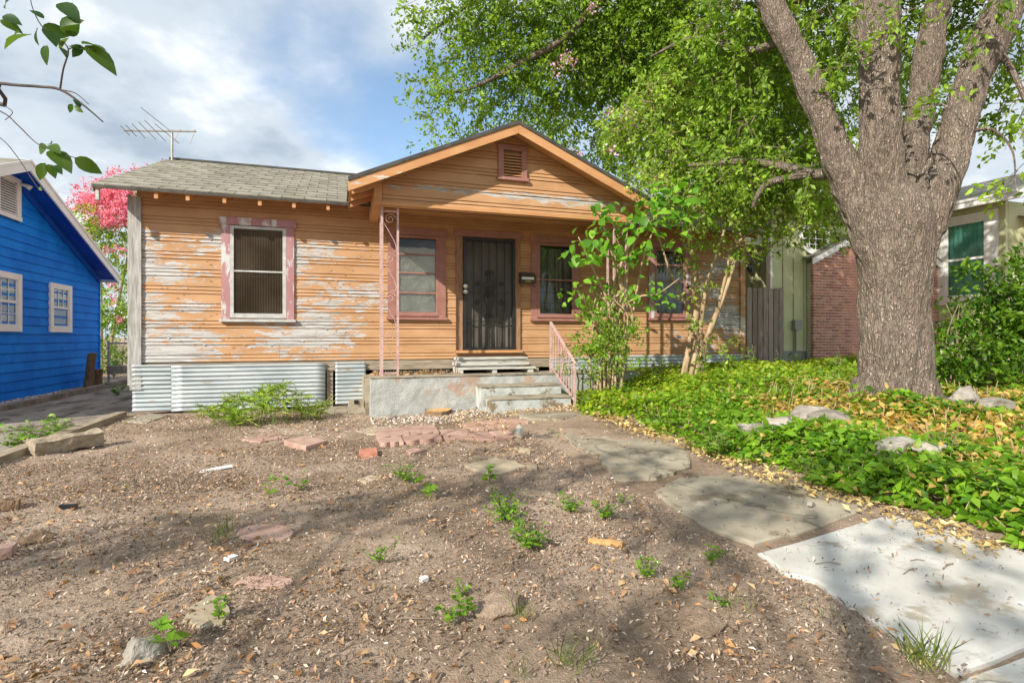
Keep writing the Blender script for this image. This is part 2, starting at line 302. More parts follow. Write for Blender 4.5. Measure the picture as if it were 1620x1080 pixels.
def slab_poly(poly, z0, z1, cell=0.12, amp=0.006, seed=0, wob=0.0, n=3):
    """irregular flat stone or slab from a ground outline"""
    rnd = random.Random(seed); pts = []
    for i in range(len(poly)):
        a = Vector(poly[i]); b2 = Vector(poly[(i+1) % len(poly)])
        for k in range(n):
            p = a.lerp(b2, k/n)
            if wob: p = p + Vector((rnd.uniform(-wob, wob), rnd.uniform(-wob, wob)))
            pts.append(p)
    c = sum(pts, Vector((0, 0)))/len(pts); k = len(pts)
    v = [(p.x, p.y, z0) for p in pts] + [(p.x, p.y, z1-0.008) for p in pts] + [(c.x+(p.x-c.x)*0.97, c.y+(p.y-c.y)*0.97, z1) for p in pts]
    rings = [0.66, 0.33]
    for i, r in enumerate(rings): v += [(c.x+(p.x-c.x)*r, c.y+(p.y-c.y)*r, z1+noise.noise(Vector((p.x*3, p.y*3, seed+i)))*amp) for p in pts]
    v.append((c.x, c.y, z1)); f = []
    for i in range(k):
        j = (i+1) % k
        for lv in range(4): f.append((lv*k+i, lv*k+j, (lv+1)*k+j, (lv+1)*k+i))
        f.append((4*k+i, 4*k+j, 5*k))
    f.append(tuple(range(k))[::-1])
    me = bpy.data.meshes.new('slab'); me.from_pydata(v, [], f); me.update(); return me
def rock_mesh(sx, sy, sz, seed, sub=3, jag=0.35):
    rr = random.Random(seed*13+5); bm = bmesh.new(); bmesh.ops.create_icosphere(bm, subdivisions=4, radius=1.0)
    pl = [(Vector((rr.gauss(0, 1), rr.gauss(0, 1), rr.gauss(0, 1))).normalized(), rr.uniform(.5, .88)) for _ in range(13)]
    for v in bm.verts:
        q = v.co.copy()
        for nn, dd in pl:
            e = q.dot(nn)-dd
            if e > 0: q -= nn*e
        p = v.co*2.2 + Vector((seed*5.1, 0, 0)); q += v.co*(noise.noise(p)*.10 + noise.noise(p*3)*.04)
        v.co = Vector((q.x*sx*1.2, q.y*sy*1.2, q.z*sz*1.2))
    me = bpy.data.meshes.new('rock'); bm.to_mesh(me); bm.free(); return me
def np_mesh(name, V, F, tint=None):
    """triangles from arrays, with a colour for each vertex"""
    me = bpy.data.meshes.new(name); me.vertices.add(len(V)); me.vertices.foreach_set('co', np.asarray(V, np.float32).ravel())
    me.loops.add(F.size); me.loops.foreach_set('vertex_index', np.asarray(F, np.int32).ravel())
    k = F.shape[1]; me.polygons.add(len(F)); me.polygons.foreach_set('loop_start', np.arange(0, F.size, k, dtype=np.int32))
    me.polygons.foreach_set('loop_total', np.full(len(F), k, np.int32))
    if tint is not None:
        ca = me.color_attributes.new('tint', 'FLOAT_COLOR', 'POINT')
        ca.data.foreach_set('color', np.concatenate([tint, np.ones((len(tint), 1))], 1).astype(np.float32).ravel())
    me.update(calc_edges=True); me.validate(); return me
RNG = np.random.default_rng(11)
def unit(a): return a/np.maximum(np.linalg.norm(a, axis=-1, keepdims=True), 1e-9)
def leaf_arrays(P, A, size, width=0.5, tint=None, up=None, fold=0.12, curl=0.15):
    """leaves: a folded, bent four-triangle blade at each point P along A"""
    n = len(P); A = unit(A)
    R = RNG.normal(size=(n, 3)) if up is None else up + RNG.normal(size=(n, 3))*0.45
    S = unit(np.cross(A, R)); Nn = np.cross(S, A); L = size[:, None]; w = width
    pts = [P, P + A*L*0.42 + S*L*w*0.5 + Nn*L*fold, P + A*L*0.42 - S*L*w*0.5 + Nn*L*fold, P + A*L*0.5, P + A*L - Nn*L*curl]
    V = np.stack(pts, 1).reshape(-1, 3)
    base = (np.arange(n)*5)[:, None, None]
    F = (base + np.array([[0, 3, 1], [0, 2, 3], [1, 3, 4], [3, 2, 4]])[None]).reshape(-1, 3)
    T = np.repeat(tint, 5, 0) if tint is not None else None
    return V, F, T
def leaf_arrays2(P, A, size, width=0.5, tint=None, fold=0.12):
    n = len(P); A = unit(A); S = unit(np.cross(A, RNG.normal(size=(n, 3)))); Nn = np.cross(S, A); L = size[:, None]
    V = np.stack([P, P + A*L*0.45 + S*L*width*0.5 + Nn*L*fold, P + A*L, P + A*L*0.45 - S*L*width*0.5 + Nn*L*fold], 1).reshape(-1, 3)
    base = (np.arange(n)*4)[:, None, None]; F = (base + np.array([[0, 1, 2], [0, 2, 3]])[None]).reshape(-1, 3)
    return V, F, np.repeat(tint, 4, 0)
def tints(n, c1, c2, jit=0.18, mix=None):
    t = RNG.random((n, 1)) if mix is None else mix[:, None]
    c = np.array(c1)[None]*(1-t) + np.array(c2)[None]*t
    return np.clip(c*(1+RNG.normal(size=(n, 1))*jit), 0.004, 0.9)
def blob_twigs(blobs, per_m3, reach=0.5, droop=-0.35):
    """twig starts and directions spread unevenly through ellipsoids (centre, radius, density factor)"""
    C, Dn = [], []
    for c, r, k in blobs:
        c = np.array(c); rr = np.array(r if hasattr(r, '__len__') else (r, r, r*0.8)); n = max(4, int(per_m3*k*4.19*rr[0]*rr[1]*rr[2]))
        q = unit(RNG.normal(size=(n, 3))); rad = RNG.random((n, 1))**0.45
        p = c + q*rr*rad; C.append(p); d = unit(q*0.9 + RNG.normal(size=(n, 3))*0.5 + np.array([0, 0, droop])); Dn.append(d)
    return np.concatenate(C), np.concatenate(Dn)
def twig_leaves(C, D, n_leaf, length, size, c1, c2, width=0.5, simple=True, drop=0.25, jit=0.22):
    k = len(C); L = length*(0.6+0.8*RNG.random((k, 1)))
    s = RNG.random((k, n_leaf, 1)); P = C[:, None] + D[:, None]*s*L[:, None] + RNG.normal(size=(k, n_leaf, 3))*0.035 + np.array([0, 0, -1])*(s**2)*L[:, None]*0.2
    A = D[:, None]*0.7 + RNG.normal(size=(k, n_leaf, 3))*0.75 + np.array([0, 0, -drop])
    mixv = np.clip(np.repeat(RNG.random((k, 1)), n_leaf, 1)*0.6 + RNG.random((k, n_leaf))*0.45, 0, 1).ravel()
    P = P.reshape(-1, 3); A = A.reshape(-1, 3); sz = size*(0.6+0.7*RNG.random(len(P))); T = tints(len(P), c1, c2, jit, mixv)
    fn = leaf_arrays2 if simple else leaf_arrays
    return fn(P, A, sz, width, T)
def twig_tubes(C, D, length, r, every=1):
    """thin three-sided twigs for the leaf clusters"""
    C = C[::every]; D = D[::every]; k = len(C); E = C + D*length + np.array([0, 0, -0.2*length]); S = unit(np.cross(D, RNG.normal(size=(k, 3)))); T = np.cross(D, S)
    ring = [S, -0.5*S+0.87*T, -0.5*S-0.87*T]
    V = np.stack([C - D*length*0.6 + q*r for q in ring] + [E + q*r*0.3 for q in ring], 1).reshape(-1, 3)
    base = (np.arange(k)*6)[:, None, None]; F = (base + np.array([[0, 1, 4, 3], [1, 2, 5, 4], [2, 0, 3, 5]])[None]).reshape(-1, 4)
    return V, F
def merge(parts):
    Vs, Fs, Ts = [], [], []; k = 0
    for V, F, T in parts: Vs.append(V); Fs.append(F+k); Ts.append(T); k += len(V)
    return np.concatenate(Vs), np.concatenate(Fs), np.concatenate(Ts)
def curve_pts(ctrl, n=6):
    """smooth path through control points (position..., radius)"""
    out = []; m = len(ctrl)
    for i in range(m-1):
        p0, p1, p2, p3 = [np.array(ctrl[max(0, min(m-1, i+j))], float) for j in (-1, 0, 1, 2)]
        for k in range(n):
            t = k/n; out.append(0.5*((2*p1)+(-p0+p2)*t+(2*p0-5*p1+4*p2-p3)*t*t+(-p0+3*p1-3*p2+p3)*t**3))
    out.append(np.array(ctrl[-1], float)); return out
def limb(mb, ctrl, n=8, seg=5):
    c = curve_pts(ctrl, seg); mb.tube([p[:3] for p in c], [max(0.002, p[3]) for p in c], n)

# ------------------------------------------------------------------ terrain
def S(x, a, b):
    t = np.clip((np.asarray(x, float)-a)/(b-a), 0, 1); return t*t*(3-2*t)
def ground_h(x, y):
    h = 0.12*S(x, 0.8, 3.4)*S(y, 3.0, 7.0) + 0.35*S(x, 3.5, 6.4)*S(y, 1.2, 4.4) + 0.10*S(x, 8, 11)*S(y, 7, 11)
    h = h - 0.05*S(-np.asarray(x, float), 3.02, 3.12)*S(np.asarray(x, float), -5.3, -5.1)
    return h + 0.02*np.sin(x*1.3+0.5)*np.sin(y*1.1+1.0)*S(y, 0.5, 3)*(1-S(y, 8.5, 9.5))
def gh(x, y): return float(ground_h(np.array(x), np.array(y)))
def gpt(px, py, lift=0.0):
    """where the line of sight through a photo pixel meets the terrain"""
    z = 0.0
    for _ in range(12): p = at_z(px, py, z); z = gh(p.x, p.y)
    return Vector((p.x, p.y, z+lift))
xs = np.unique(np.concatenate([np.linspace(-400, -40, 8), np.linspace(-40, -7, 12), np.linspace(-7, -3.2, 40), np.linspace(-3.2, 5.2, 230), np.linspace(5.2, 12, 70), np.linspace(12, 40, 14), np.linspace(40, 400, 8)]))
ys = np.unique(np.concatenate([np.linspace(-300, -20, 8), np.linspace(-20, 0.4, 14), np.linspace(0.4, 6.0, 180), np.linspace(6, 12, 80), np.linspace(12, 40, 14), np.linspace(40, 600, 10)]))
GX, GY = np.meshgrid(xs, ys); GZ = ground_h(GX, GY)
fineM = (GX > -3.1) & (GX < 6) & (GY > 0.3) & (GY < 9.6)
ii = np.argwhere(fineM)
for i, j in ii:
    x, y = GX[i, j], GY[i, j]; onpath = 2.0 < x < 3.75 and y < 7.4
    GZ[i, j] += (noise.noise(Vector((x*2.1, y*2.1, 1)))*0.012 + noise.noise(Vector((x*9, y*9, 4)))*0.013 + noise.noise(Vector((x*24, y*24, 2)))*0.010)*(0.25 if onpath else 1) - (0.02 if onpath else 0)
nx, ny = len(xs), len(ys); idx = np.arange(nx*ny).reshape(ny, nx)
F = np.stack([idx[:-1, :-1], idx[:-1, 1:], idx[1:, 1:], idx[1:, :-1]], -1).reshape(-1, 4)
me = np_mesh('ground', np.stack([GX, GY, GZ], -1).reshape(-1, 3), F)
tag(link('ground', me, SOIL, None, True), 'brown bare soil yard scattered with wood chips and dry leaves', kind='structure')
# driveway strip, kerb
dv = []; df = []; ny2 = 60
for j in range(ny2):
    y = -2 + 20*j/(ny2-1)
    for i in range(8):
        x = -5.12 + (2.07)*i/7; dv.append((x, y, -0.012 + noise.noise(Vector((x*1.5, y*1.5, 9)))*0.016))
for j in range(ny2-1):
    for i in range(7): a = j*8+i; df.append((a, a+1, a+9, a+8))
me = bpy.data.meshes.new('driveway'); me.from_pydata(dv, [], df); tag(link('driveway', me, DRIVE, None, True), 'dirty grey driveway strip beside the blue house', kind='structure')
kb = MB().box(-5.26, -5.10, -2, 17.4, -0.1, 0.075).mesh(); rough_mesh(kb, 0.35, 0.012, 4, 3)
tag(link('kerb', kb, KERBM), 'low concrete kerb along the far side of the driveway', kind='structure')
# path slabs
path = thing('path', (2.8, 4, 0), 'concrete path from the pavement to the porch steps', None); path['kind'] = 'structure'; del path['label']
path['label'] = 'concrete path from the pavement to the porch steps'
def slab(px_list, mat, top, label, seed, wob=0.02, n=4):
    pts = [gpt(*p) for p in px_list]; z = sum(p.z for p in pts)/len(pts)
    me = slab_poly([(p.x, p.y) for p in pts], z-0.10, z+top, seed=seed, wob=wob, n=n, amp=0.004)
    return tag(link('slab', me, mat, path), label)
slab([(1200, 873), (1240, 905), (1292, 918), (1330, 950), (1512, 1062), (1720, 985), (1622, 872), (1500, 835), (1412, 808)], CONCW, 0.0, 'pale new concrete slab nearest the street', 1, 0.006)
slab([(1500, 1085), (1530, 1068), (1730, 995), (2100, 1150), (1800, 1500), (1600, 1400)], CONCW, 0.0, 'pale concrete slab cut off by the lower right corner', 2, 0.006)
slab([(1035, 775), (1070, 752), (1150, 742), (1270, 757), (1378, 797), (1300, 832), (1190, 860), (1120, 835), (1060, 800)], CONC, -0.006, 'grey weathered slab with the widest dapple of shade', 3, 0.012, 5)
slab([(878, 668), (930, 654), (985, 670), (1088, 712), (1092, 738), (1040, 756), (970, 757), (945, 720), (905, 702)], CONC, -0.008, 'long grey slab in the middle of the path', 4, 0.02, 5)
slab([(812, 655), (890, 645), (925, 650), (890, 662), (840, 664)], CONC, -0.004, 'thin grey slab at the foot of the steps', 5, 0.02)

# ------------------------------------------------------------------ the orange house
WY = 9.73; ZB = 0.80
house = thing('house', (2.8, 9.73, 0), 'orange wooden bungalow with peeling siding, gabled porch and grey roof', 'house')
PROF = [(0.0, 0.0), (0.0, 0.026), (0.050, 0.012), (0.0555, 0.002), (0.0556, 0.026), (0.105, 0.012), (0.1105, 0.002), (0.1106, 0.026), (0.262, 0.012), (0.27, 0.002), (0.27, 0.0)]
LAP = [(0.0, 0.0), (0.0, 0.024), (1.0, 0.005), (1.0, 0.0)]
def clip_prof(prof, za, zb):
    out = []
    for i in range(len(prof)-1):
        (z0, d0), (z1, d1) = prof[i], prof[i+1]
        if z1 <= za or z0 >= zb:
            if not (z0 == z1): continue
            if z0 < za or z0 > zb: continue
        def lerp(z): return d0 if z1 == z0 else d0 + (d1-d0)*(z-z0)/(z1-z0)
        a, b2 = max(z0, za), min(z1, zb)
        for z in (a, b2):
            q = (z, lerp(z))
            if z0 == z1: q = None
            if q and (not out or out[-1] != q): out.append(q)
        if z0 == z1:
            for q in ((z0, d0), (z1, d1)):
                if not out or out[-1] != q: out.append(q)
    if out and out[0][1] > 0: out.insert(0, (out[0][0], 0.0))
    if out and out[-1][1] > 0: out.append((out[-1][0], 0.0))
    return out
def board(name, mat, parent, put, prof, z0, xl, xr, wob=0.0, cut=0.0):
    """one siding board; xl / xr may change with height; put(a, z, d) gives the world point"""
    vs = []; n = len(prof); seg = 5
    for k in range(seg+1):
        for z, d in prof:
            zz = z0+z; a0, a1 = xl(zz), xr(zz); a = a0+(a1-a0)*k/seg
            w = noise.noise(Vector((a*1.1, z0*5.0, 3)))*wob
            vs.append(put(a, zz + w, d + (noise.noise(Vector((a*1.7, zz*3, 8)))*wob*0.5 if d > 0 else 0)))
    fs = []
    for k in range(seg):
        for i in range(n-1): a = k*n+i; fs.append((a, a+1, a+n+1, a+n))
    fs += [tuple(range(n)), tuple(range(seg*n, seg*n+n))[::-1]]
    return MB().add(vs, fs).build(name, mat, parent)
# openings: x0, x1, z0, z1
OPEN = dict(left=(-1.62, -0.76, 1.50, 2.98), pl=(0.98, 1.78, 1.56, 2.98), door=(2.19, 3.22, 0.95, 3.02), pr=(3.64, 4.44, 1.56, 2.98), right=(6.20, 6.98, 1.60, 3.0))
XL, XR, ZT = -2.90, 8.42, 3.50
front = lambda a, z, d: (a, WY-d, z)
rnd = random.Random(4)
row = 0; z = ZB
while z < ZT:
    zt = min(0.27, ZT-z); cuts = {XL, XR}
    ops = [o for o in OPEN.values() if o[2] < z+zt and o[3] > z]
    for o in ops: cuts |= {o[0], o[1]}
    cs = sorted(cuts); spans = []
    for a, b2 in zip(cs[:-1], cs[1:]):
        op = [o for o in ops if o[0] <= a+1e-6 and o[1] >= b2-1e-6]
        if op:
            o = op[0]
            if o[2] > z+0.01: spans.append((a, b2, 0, o[2]-z))
            if o[3] < z+zt-0.01: spans.append((a, b2, o[3]-z, zt))
        else: spans.append((a, b2, 0, zt))
    for a, b2, za, zb in spans:
        x = a
        while x < b2-1e-6:
            e = x + rnd.uniform(1.6, 3.4)
            if b2-e < 0.5: e = b2
            pr = clip_prof(PROF, za, zb); j0, j1 = x, e-0.002
            if len(pr) > 2: board('siding_board', ORANGE, house, front, pr, z, lambda q, v=j0: v, lambda q, v=j1: v, 0.004)
            x = e
    z += 0.27
fv = []; ff = []
for k in range(220):
    x = rnd.uniform(XL+.1, 0.6) if k % 5 else rnd.uniform(7.2, 8.3); zf = rnd.uniform(.86, 2.9)
    if any(o[0]-.16 < x < o[1]+.16 and o[2]-.1 < zf < o[3]+.15 for o in OPEN.values()): continue
    w, h, l = rnd.uniform(.012, .05), rnd.uniform(.008, .022), rnd.uniform(.002, .006); i0 = len(fv); s = rnd.choice((-1, 1))
    fv += [(x, WY-.027, zf), (x+w, WY-.027, zf+rnd.uniform(-.004, .004)), (x+w*.9, WY-.027-l, zf+s*h), (x+w*.2, WY-.027-l*.8, zf+s*h*.9)]; ff.append((i0, i0+1, i0+2, i0+3))
o = MB().add(fv, ff).build('paint_flakes', ORANGE, house, False, False); o['kind'] = 'stuff'
# wall body behind the boards: sheathing with the openings left free, dark room behind
wb = MB()
cs = sorted({XL, XR} | {v for o in OPEN.values() for v in o[:2]})
for a, b2 in zip(cs[:-1], cs[1:]):
    op = [o for o in OPEN.values() if o[0] <= a+1e-6 and o[1] >= b2-1e-6]
    if op: wb.box(a, b2, WY+0.001, WY+0.12, ZB, op[0][2]); wb.box(a, b2, WY+0.001, WY+0.12, op[0][3], ZT+0.05)
    else: wb.box(a, b2, WY+0.001, WY+0.12, ZB, ZT+0.05)
wb.build('wall_sheathing', BROWNWOOD, house)
# side and rear walls, floor
sd = MB().box(XL, XL+0.1, WY+0.13, 16.3, ZB, ZT).box(XR-0.1, XR, WY+0.13, 16.3, ZB, ZT).box(XL, XR, 16.31, 16.4, ZB, ZT)
sd.prism([(XL+0.02, WY+0.2, ZT), (XL+0.02, 16.3, ZT), (XL+0.02, 13.0, 4.80)], (0.05, 0, 0)).prism([(XR-0.07, WY+0.2, ZT), (XR-0.07, 16.3, ZT), (XR-0.07, 13.0, 4.80)], (0.05, 0, 0))
sd.build('side_wall', ORANGE, house)
box('floor', DARK, house, XL+0.11, XR-0.11, WY+0.13, 16.29, ZB, ZB+0.1)
box('ceiling', DARK, house, XL+0.11, XR-0.11, WY+0.13, 16.29, 3.2, 3.25)
# sill beam below the siding
rough = MB().box(XL+0.05, 2.3, WY-0.004, WY+0.14, 0.70, ZB-0.006).mesh(); rough_mesh(rough, 0.3, 0.008, 3, 1); link('sill_beam', rough, GREYWOODX, house)
rough = MB().box(2.32, XR, WY-0.004, WY+0.14, 0.70, ZB-0.006).mesh(); rough_mesh(rough, 0.3, 0.008, 3, 2); link('sill_beam', rough, GREYWOODX, house)
rough = MB().box(-0.16, 5.4, WY-0.02, WY-0.006, 0.62, 0.78).mesh(); rough_mesh(rough, 0.3, 0.006, 3, 5); link('sill_board', rough, GREYWOODX, house)
box('crawl_shade_sheet', DARK, house, XL+0.2, XR-0.2, WY+0.5, WY+0.52, -0.1, 0.7)  # dark sheet painted as the shade below the floor
# corner boards
cb = MB().box(XL-0.08, XL+0.07, WY-0.055, WY-0.026, 0.38, 3.34).mesh(); rough_mesh(cb, 0.2, 0.003, 4, 6); link('corner_board', cb, GREYWOOD, house)
box('corner_board', GREYWOOD, house, XL-0.11, XL-0.081, WY-0.05, WY+0.09, 0.45, 3.36)
box('corner_board', TRIM, house, XR-0.06, XR+0.06, WY-0.055, WY-0.026, 0.75, 3.42)
# corrugated skirting sheets
def corrugated(name, mat, parent, x0, x1, z0, z1, y, per=0.068, amp=0.016, wave=0.035):
    nz = max(8, int((z1-z0)/per*6)); V = []; F2 = []; nxs = 14
    for j in range(nz+1):
        z = z0+(z1-z0)*j/nz
        for i in range(nxs+1):
            x = x0+(x1-x0)*i/nxs
            V.append((x, y - amp*math.sin(2*math.pi*(z-z0)/per) + noise.noise(Vector((x*1.3, z*2, 5)))*wave, z + noise.noise(Vector((x*0.8, 2, 5)))*0.006))
    for j in range(nz):
        for i in range(nxs): a = j*(nxs+1)+i; F2.append((a, a+1, a+nxs+2, a+nxs+1))
    me = bpy.data.meshes.new(name); me.from_pydata(V, [], F2); me.update(); o = link(name, me, mat, parent, True)
    so = o.modifiers.new('thick', 'SOLIDIFY'); so.thickness = 0.002; return o
corrugated('corrugated_sheet', TIN, house, -2.95, -2.40, 0.05, 0.765, WY-0.045)
corrugated('corrugated_sheet', TIN, house, -2.42, -0.16, 0.03, 0.755, WY-0.068)
corrugated('corrugated_sheet', TIN, house, 0.0, 0.50, 0.05, 0.765, WY-0.06)
corrugated('corrugated_sheet', TIN, house, 3.9, 5.3, 0.42, 0.80, WY-0.06)
corrugated('corrugated_sheet', TIN, house, 5.28, 8.40, 0.30, 0.82, WY-0.07)
# crawl space mesh behind the porch
gm = MB()
for x in np.arange(0.7, 2.0, 0.045): gm.bar((x, WY-0.003, 0.45), (x, WY-0.003, 0.70), 0.004, 0.004)
for z2 in np.arange(0.46, 0.70, 0.04): gm.bar((0.7, WY-0.008, z2), (2.0, WY-0.008, z2), 0.004, 0.004)
gm.build('vent_mesh', GREYBOX, house)
for x in (0.62, 1.5, 3.6, -0.14): box('pier_post', GREYWOODX, house, x, x+0.1, WY+0.0, WY+0.12, -0.1, 0.69)
# --- roofs
PIT = 0.402; EY, EZ = 9.23, 3.37; RY = 13.0; RZ = EZ + (RY-EY)*PIT; X0, X1 = -3.29, 8.85
roof = MB().prism([(X0, EY, EZ), (X0, RY, RZ), (X0, 2*RY-EY, EZ), (X0, 2*RY-EY, EZ-0.05), (X0, RY, RZ-0.05), (X0, EY, EZ-0.05)], (X1-X0, 0, 0)).build('roof', TRIM, house)
n = Vector((0, -PIT, 1)).normalized(); sl = Vector((0, 1, PIT)).normalized(); SLEN = math.hypot(RY-EY, RZ-EZ)
rows = 14; ex = SLEN/rows; tw = 0.335
meshes = []
for k in range(4):
    r2 = random.Random(k); w = tw-0.012
    me = MB().add([(0, 0, 0.016+r2.uniform(0, .006)), (w, r2.uniform(-.012, .012), 0.016+r2.uniform(0, .006)), (w, ex+0.02, 0.004), (0, ex+0.02, 0.004), (0, 0, 0.001), (w, 0, 0.001), (w, ex+0.02, 0.0), (0, ex+0.02, 0.0)],
                  [(0, 1, 2, 3), (4, 7, 6, 5), (0, 4, 5, 1), (1, 5, 6, 2), (3, 7, 4, 0)]).mesh(); me.materials.append(SHINGLE); meshes.append(me)
RM = Matrix(((1, 0, 0), (0, sl.y, n.y), (0, sl.z, n.z))).to_euler()
def tri_end(y): return 0.40 + (y-EY)*1.0        # where the porch roof joins
for r in range(rows):
    base = Vector((0, EY, EZ)) + sl*(r*ex-0.02); x = X0 - 0.02 + (0.5*tw if r % 2 else 0)-tw*0.5
    while x < 0.25 + r*0.17:
        xx = max(x, X0-0.02)
        if xx+0.05 < x+tw and not (x < X0-0.02 and x+tw-X0 < 0.3 and False):
            me = meshes[rnd.randrange(4)]; o = bpy.data.objects.new('shingle', me); COL.objects.link(o)
            o.location = base + Vector((x if x >= X0-0.03 else X0-0.02, 0, 0)) + n*0.002; o.rotation_euler = RM
            if x < X0-0.03: o.scale.x = 0.5
            o.parent = roof
        x += tw
rest = MB()
for r in range(rows):
    a = Vector((0.25+r*0.17+0.4, EY, EZ)) + sl*(r*ex-0.02) + n*0.018; b2 = a + sl*(ex+0.02) - n*0.014
    rest.add([a, (X1, a.y, a.z), (X1, b2.y, b2.z), (a.x, b2.y, b2.z)], [(0, 1, 2, 3)])
    rest.add([a, (X1, a.y, a.z), (X1, a.y+0.001, a.z-0.017), (a.x, a.y+0.001, a.z-0.017)], [(0, 1, 2, 3)])
o = rest.build('shingle_courses', SHINGLE, roof, fix=False); o['kind'] = 'stuff'
ridge = MB().tube([(X0, RY, RZ+0.012), (X1, RY, RZ+0.012)], 0.045, 6); ridge.build('ridge_cap', DARKEDGE, roof)
MB().bar((X0-0.01, EY-0.008, EZ-0.012), (X1, EY-0.008, EZ-0.012), 0.016, 0.055).build('drip_edge', DARKEDGE, roof)
MB().bar((X0-0.012, EY, EZ-0.055), (X0-0.012, RY, RZ-0.055), 0.02, 0.10).build('rake_board', GREYWOOD, house)
MB().box(X0+0.02, X0+0.06, EY+0.02, EY+0.08, EZ-0.21, EZ-0.05).build('rake_end_block', PALEWOOD, house)
for px in (247, 297, 355, 411, 465, 519):
    x = at_y(px, 312, EY+0.03).x
    t = MB().prism([(x-0.025, EY+0.02, EZ-0.052), (x-0.025, WY+0.05, EZ-0.052+(WY+0.05-EY-.02)*PIT), (x-0.025, WY+0.05, EZ-0.052+(WY+0.05-EY-.02)*PIT-0.10), (x-0.025, EY+0.02, EZ-0.135)], (0.05, 0, 0))
    t.build('rafter_tail', TRIM, house)
for x in (5.4, 6.0, 6.6, 7.2, 7.8, 8.4):
    MB().prism([(x-0.025, EY+0.02, EZ-0.052), (x-0.025, WY+0.05, EZ-0.052+(WY+0.05-EY-.02)*PIT), (x-0.025, WY+0.05, EZ-0.052+(WY+0.05-EY-.02)*PIT-0.10), (x-0.025, EY+0.02, EZ-0.135)], (0.05, 0, 0)).build('rafter_tail', TRIM, house)
# porch roof
GY0, GF = 7.98, 8.35; PX, PZ = 2.69, 4.49; EL, ER = 0.20, 5.18; PE = 3.405; pp = (PZ-PE)/(PX-EL)
proof = MB().prism([(EL, GY0, PE), (PX, GY0, PZ), (ER, GY0, PE), (ER, GY0, PE-0.045), (PX, GY0, PZ-0.045), (EL, GY0, PE-0.045)], (0, 4.4, 0)).build('porch_roof', TRIM, house)
for side in (-1, 1):
    ex2 = EL if side < 0 else ER
    a = [(ex2 - 0.03*(-side)*-1, 0, 0)]
    e = ex2 + side*0.03; zs = PE - 0.03*pp
    MB().prism([(e, GY0-0.02, zs+0.003), (PX, GY0-0.02, PZ+0.003), (PX, GY0-0.02, PZ+0.035), (e, GY0-0.02, zs+0.035)], (0, 4.0, 0)).build('porch_shingles', SHINGLE, proof)
    MB().prism([(e, GY0-0.045, zs-0.012), (PX, GY0-0.045, PZ-0.012), (PX, GY0-0.045, PZ+0.045), (e, GY0-0.045, zs+0.045)], (0, 0.022, 0)).build('drip_edge', DARKEDGE, proof)
    MB().prism([(e, GY0-0.028, zs-0.155), (PX-0.001*side*-1, GY0-0.028, PZ-0.155), (PX, GY0-0.028, PZ-0.014), (e, GY0-0.028, zs-0.014)], (0, 0.026, 0)).build('rake_board', TRIM, house)
    # rafter tails along the sides
    for y in (8.30, 8.72, 9.14):
        xo = ex2; xi = (0.60 if side < 0 else 4.78)
        MB().prism([(xo-side*0.03, y, PE-0.05), (xi, y, PE-0.05+abs(xi-xo)*pp-0.01), (xi, y, PE-0.14+abs(xi-xo)*pp-0.01), (xo-side*0.03, y, PE-0.12)], (0, 0.05, 0)).build('rafter_tail', TRIM, house)
# front gable: beam, boards, vent
BL, BR, BZ = 0.55, 4.83, 3.165
def under(a): return PZ-0.05-abs(a-PX)*pp
gl_ = lambda zz: max(BL+0.12, PX-(PZ-0.055-zz)/pp); gr_ = lambda zz: min(BR-0.12, PX+(PZ-0.055-zz)/pp)
gput = lambda a, z, d: (a, GF-d, z)
VX0, VX1, VZ0, VZ1 = 2.47, 2.95, 3.70, 4.18
z = 3.215
while z < 4.40:
    zt = min(0.27, 4.41-z); pr = clip_prof(PROF, 0, zt)
    if z+zt > VZ0 and z < VZ1:
        board('siding_board', ORANGE, house, gput, pr, z, gl_, lambda q: max(gl_(q), min(VX0+0.02, PX-0.001)) if gl_(q) < VX0+0.02 else gl_(q), 0.003)
        board('siding_board', ORANGE, house, gput, pr, z, lambda q: min(gr_(q), VX1-0.02), gr_, 0.003)
        if z < VZ0: board('siding_board', ORANGE, house, gput, clip_prof(PROF, 0, VZ0+0.03-z), z, lambda q: VX0+0.021, lambda q: VX1-0.021, 0.003)
    else: board('siding_board', ORANGE, house, gput, pr, z, gl_, gr_, 0.003)
    z += 0.27
MB().prism([(BL+0.1, GF+0.003, BZ+0.05), (BR-0.1, GF+0.003, BZ+0.05), (BR-0.1, GF+0.003, under(BR-0.1)), (PX, GF+0.003, under(PX)), (BL+0.1, GF+0.003, under(BL+.1))], (0, 0.05, 0)).build('gable_sheathing', BROWNWOOD, house)
for xa, xb in ((BL, BL+0.115), (BR-0.115, BR)):
    MB().prism([(xa, GF-0.032, BZ+0.052), (xb, GF-0.032, BZ+0.052), (xb, GF-0.032, under(xb)), (xa, GF-0.032, under(xa))], (0, 0.03, 0)).build('corner_board', TRIM, house)
bm_ = MB().box(BL-0.01, BR+0.01, GF-0.05, GF+0.12, BZ, BZ+0.05).mesh(); rough_mesh(bm_, 0.4, 0.004, 3, 2); link('porch_beam', bm_, TRIM, house)
for xa in (BL, BR-0.14):
    MB().box(xa, xa+0.14, GF+0.122, WY-0.03, BZ+0.002, BZ+0.26).build('side_beam', TRIM, house)
    MB().prism([(xa+0.04, GF+0.125, BZ+0.262), (xa+0.04, WY-0.03, BZ+0.262), (xa+0.04, WY-0.03, under(xa+.05)-0.02), (xa+0.04, GF+0.125, under(xa+.05)-0.02)], (0.05, 0, 0)).build('side_panel', TRIM, house)
box('porch_ceiling', TRIM, house, BL+0.14, BR-0.14, GF+0.121, WY-0.03, BZ+0.20, BZ+0.22)
vent = box('gable_vent', DARK, house, VX0+0.08, VX1-0.08, GF-0.012, GF-0.002, VZ0+0.08, VZ1-0.06)
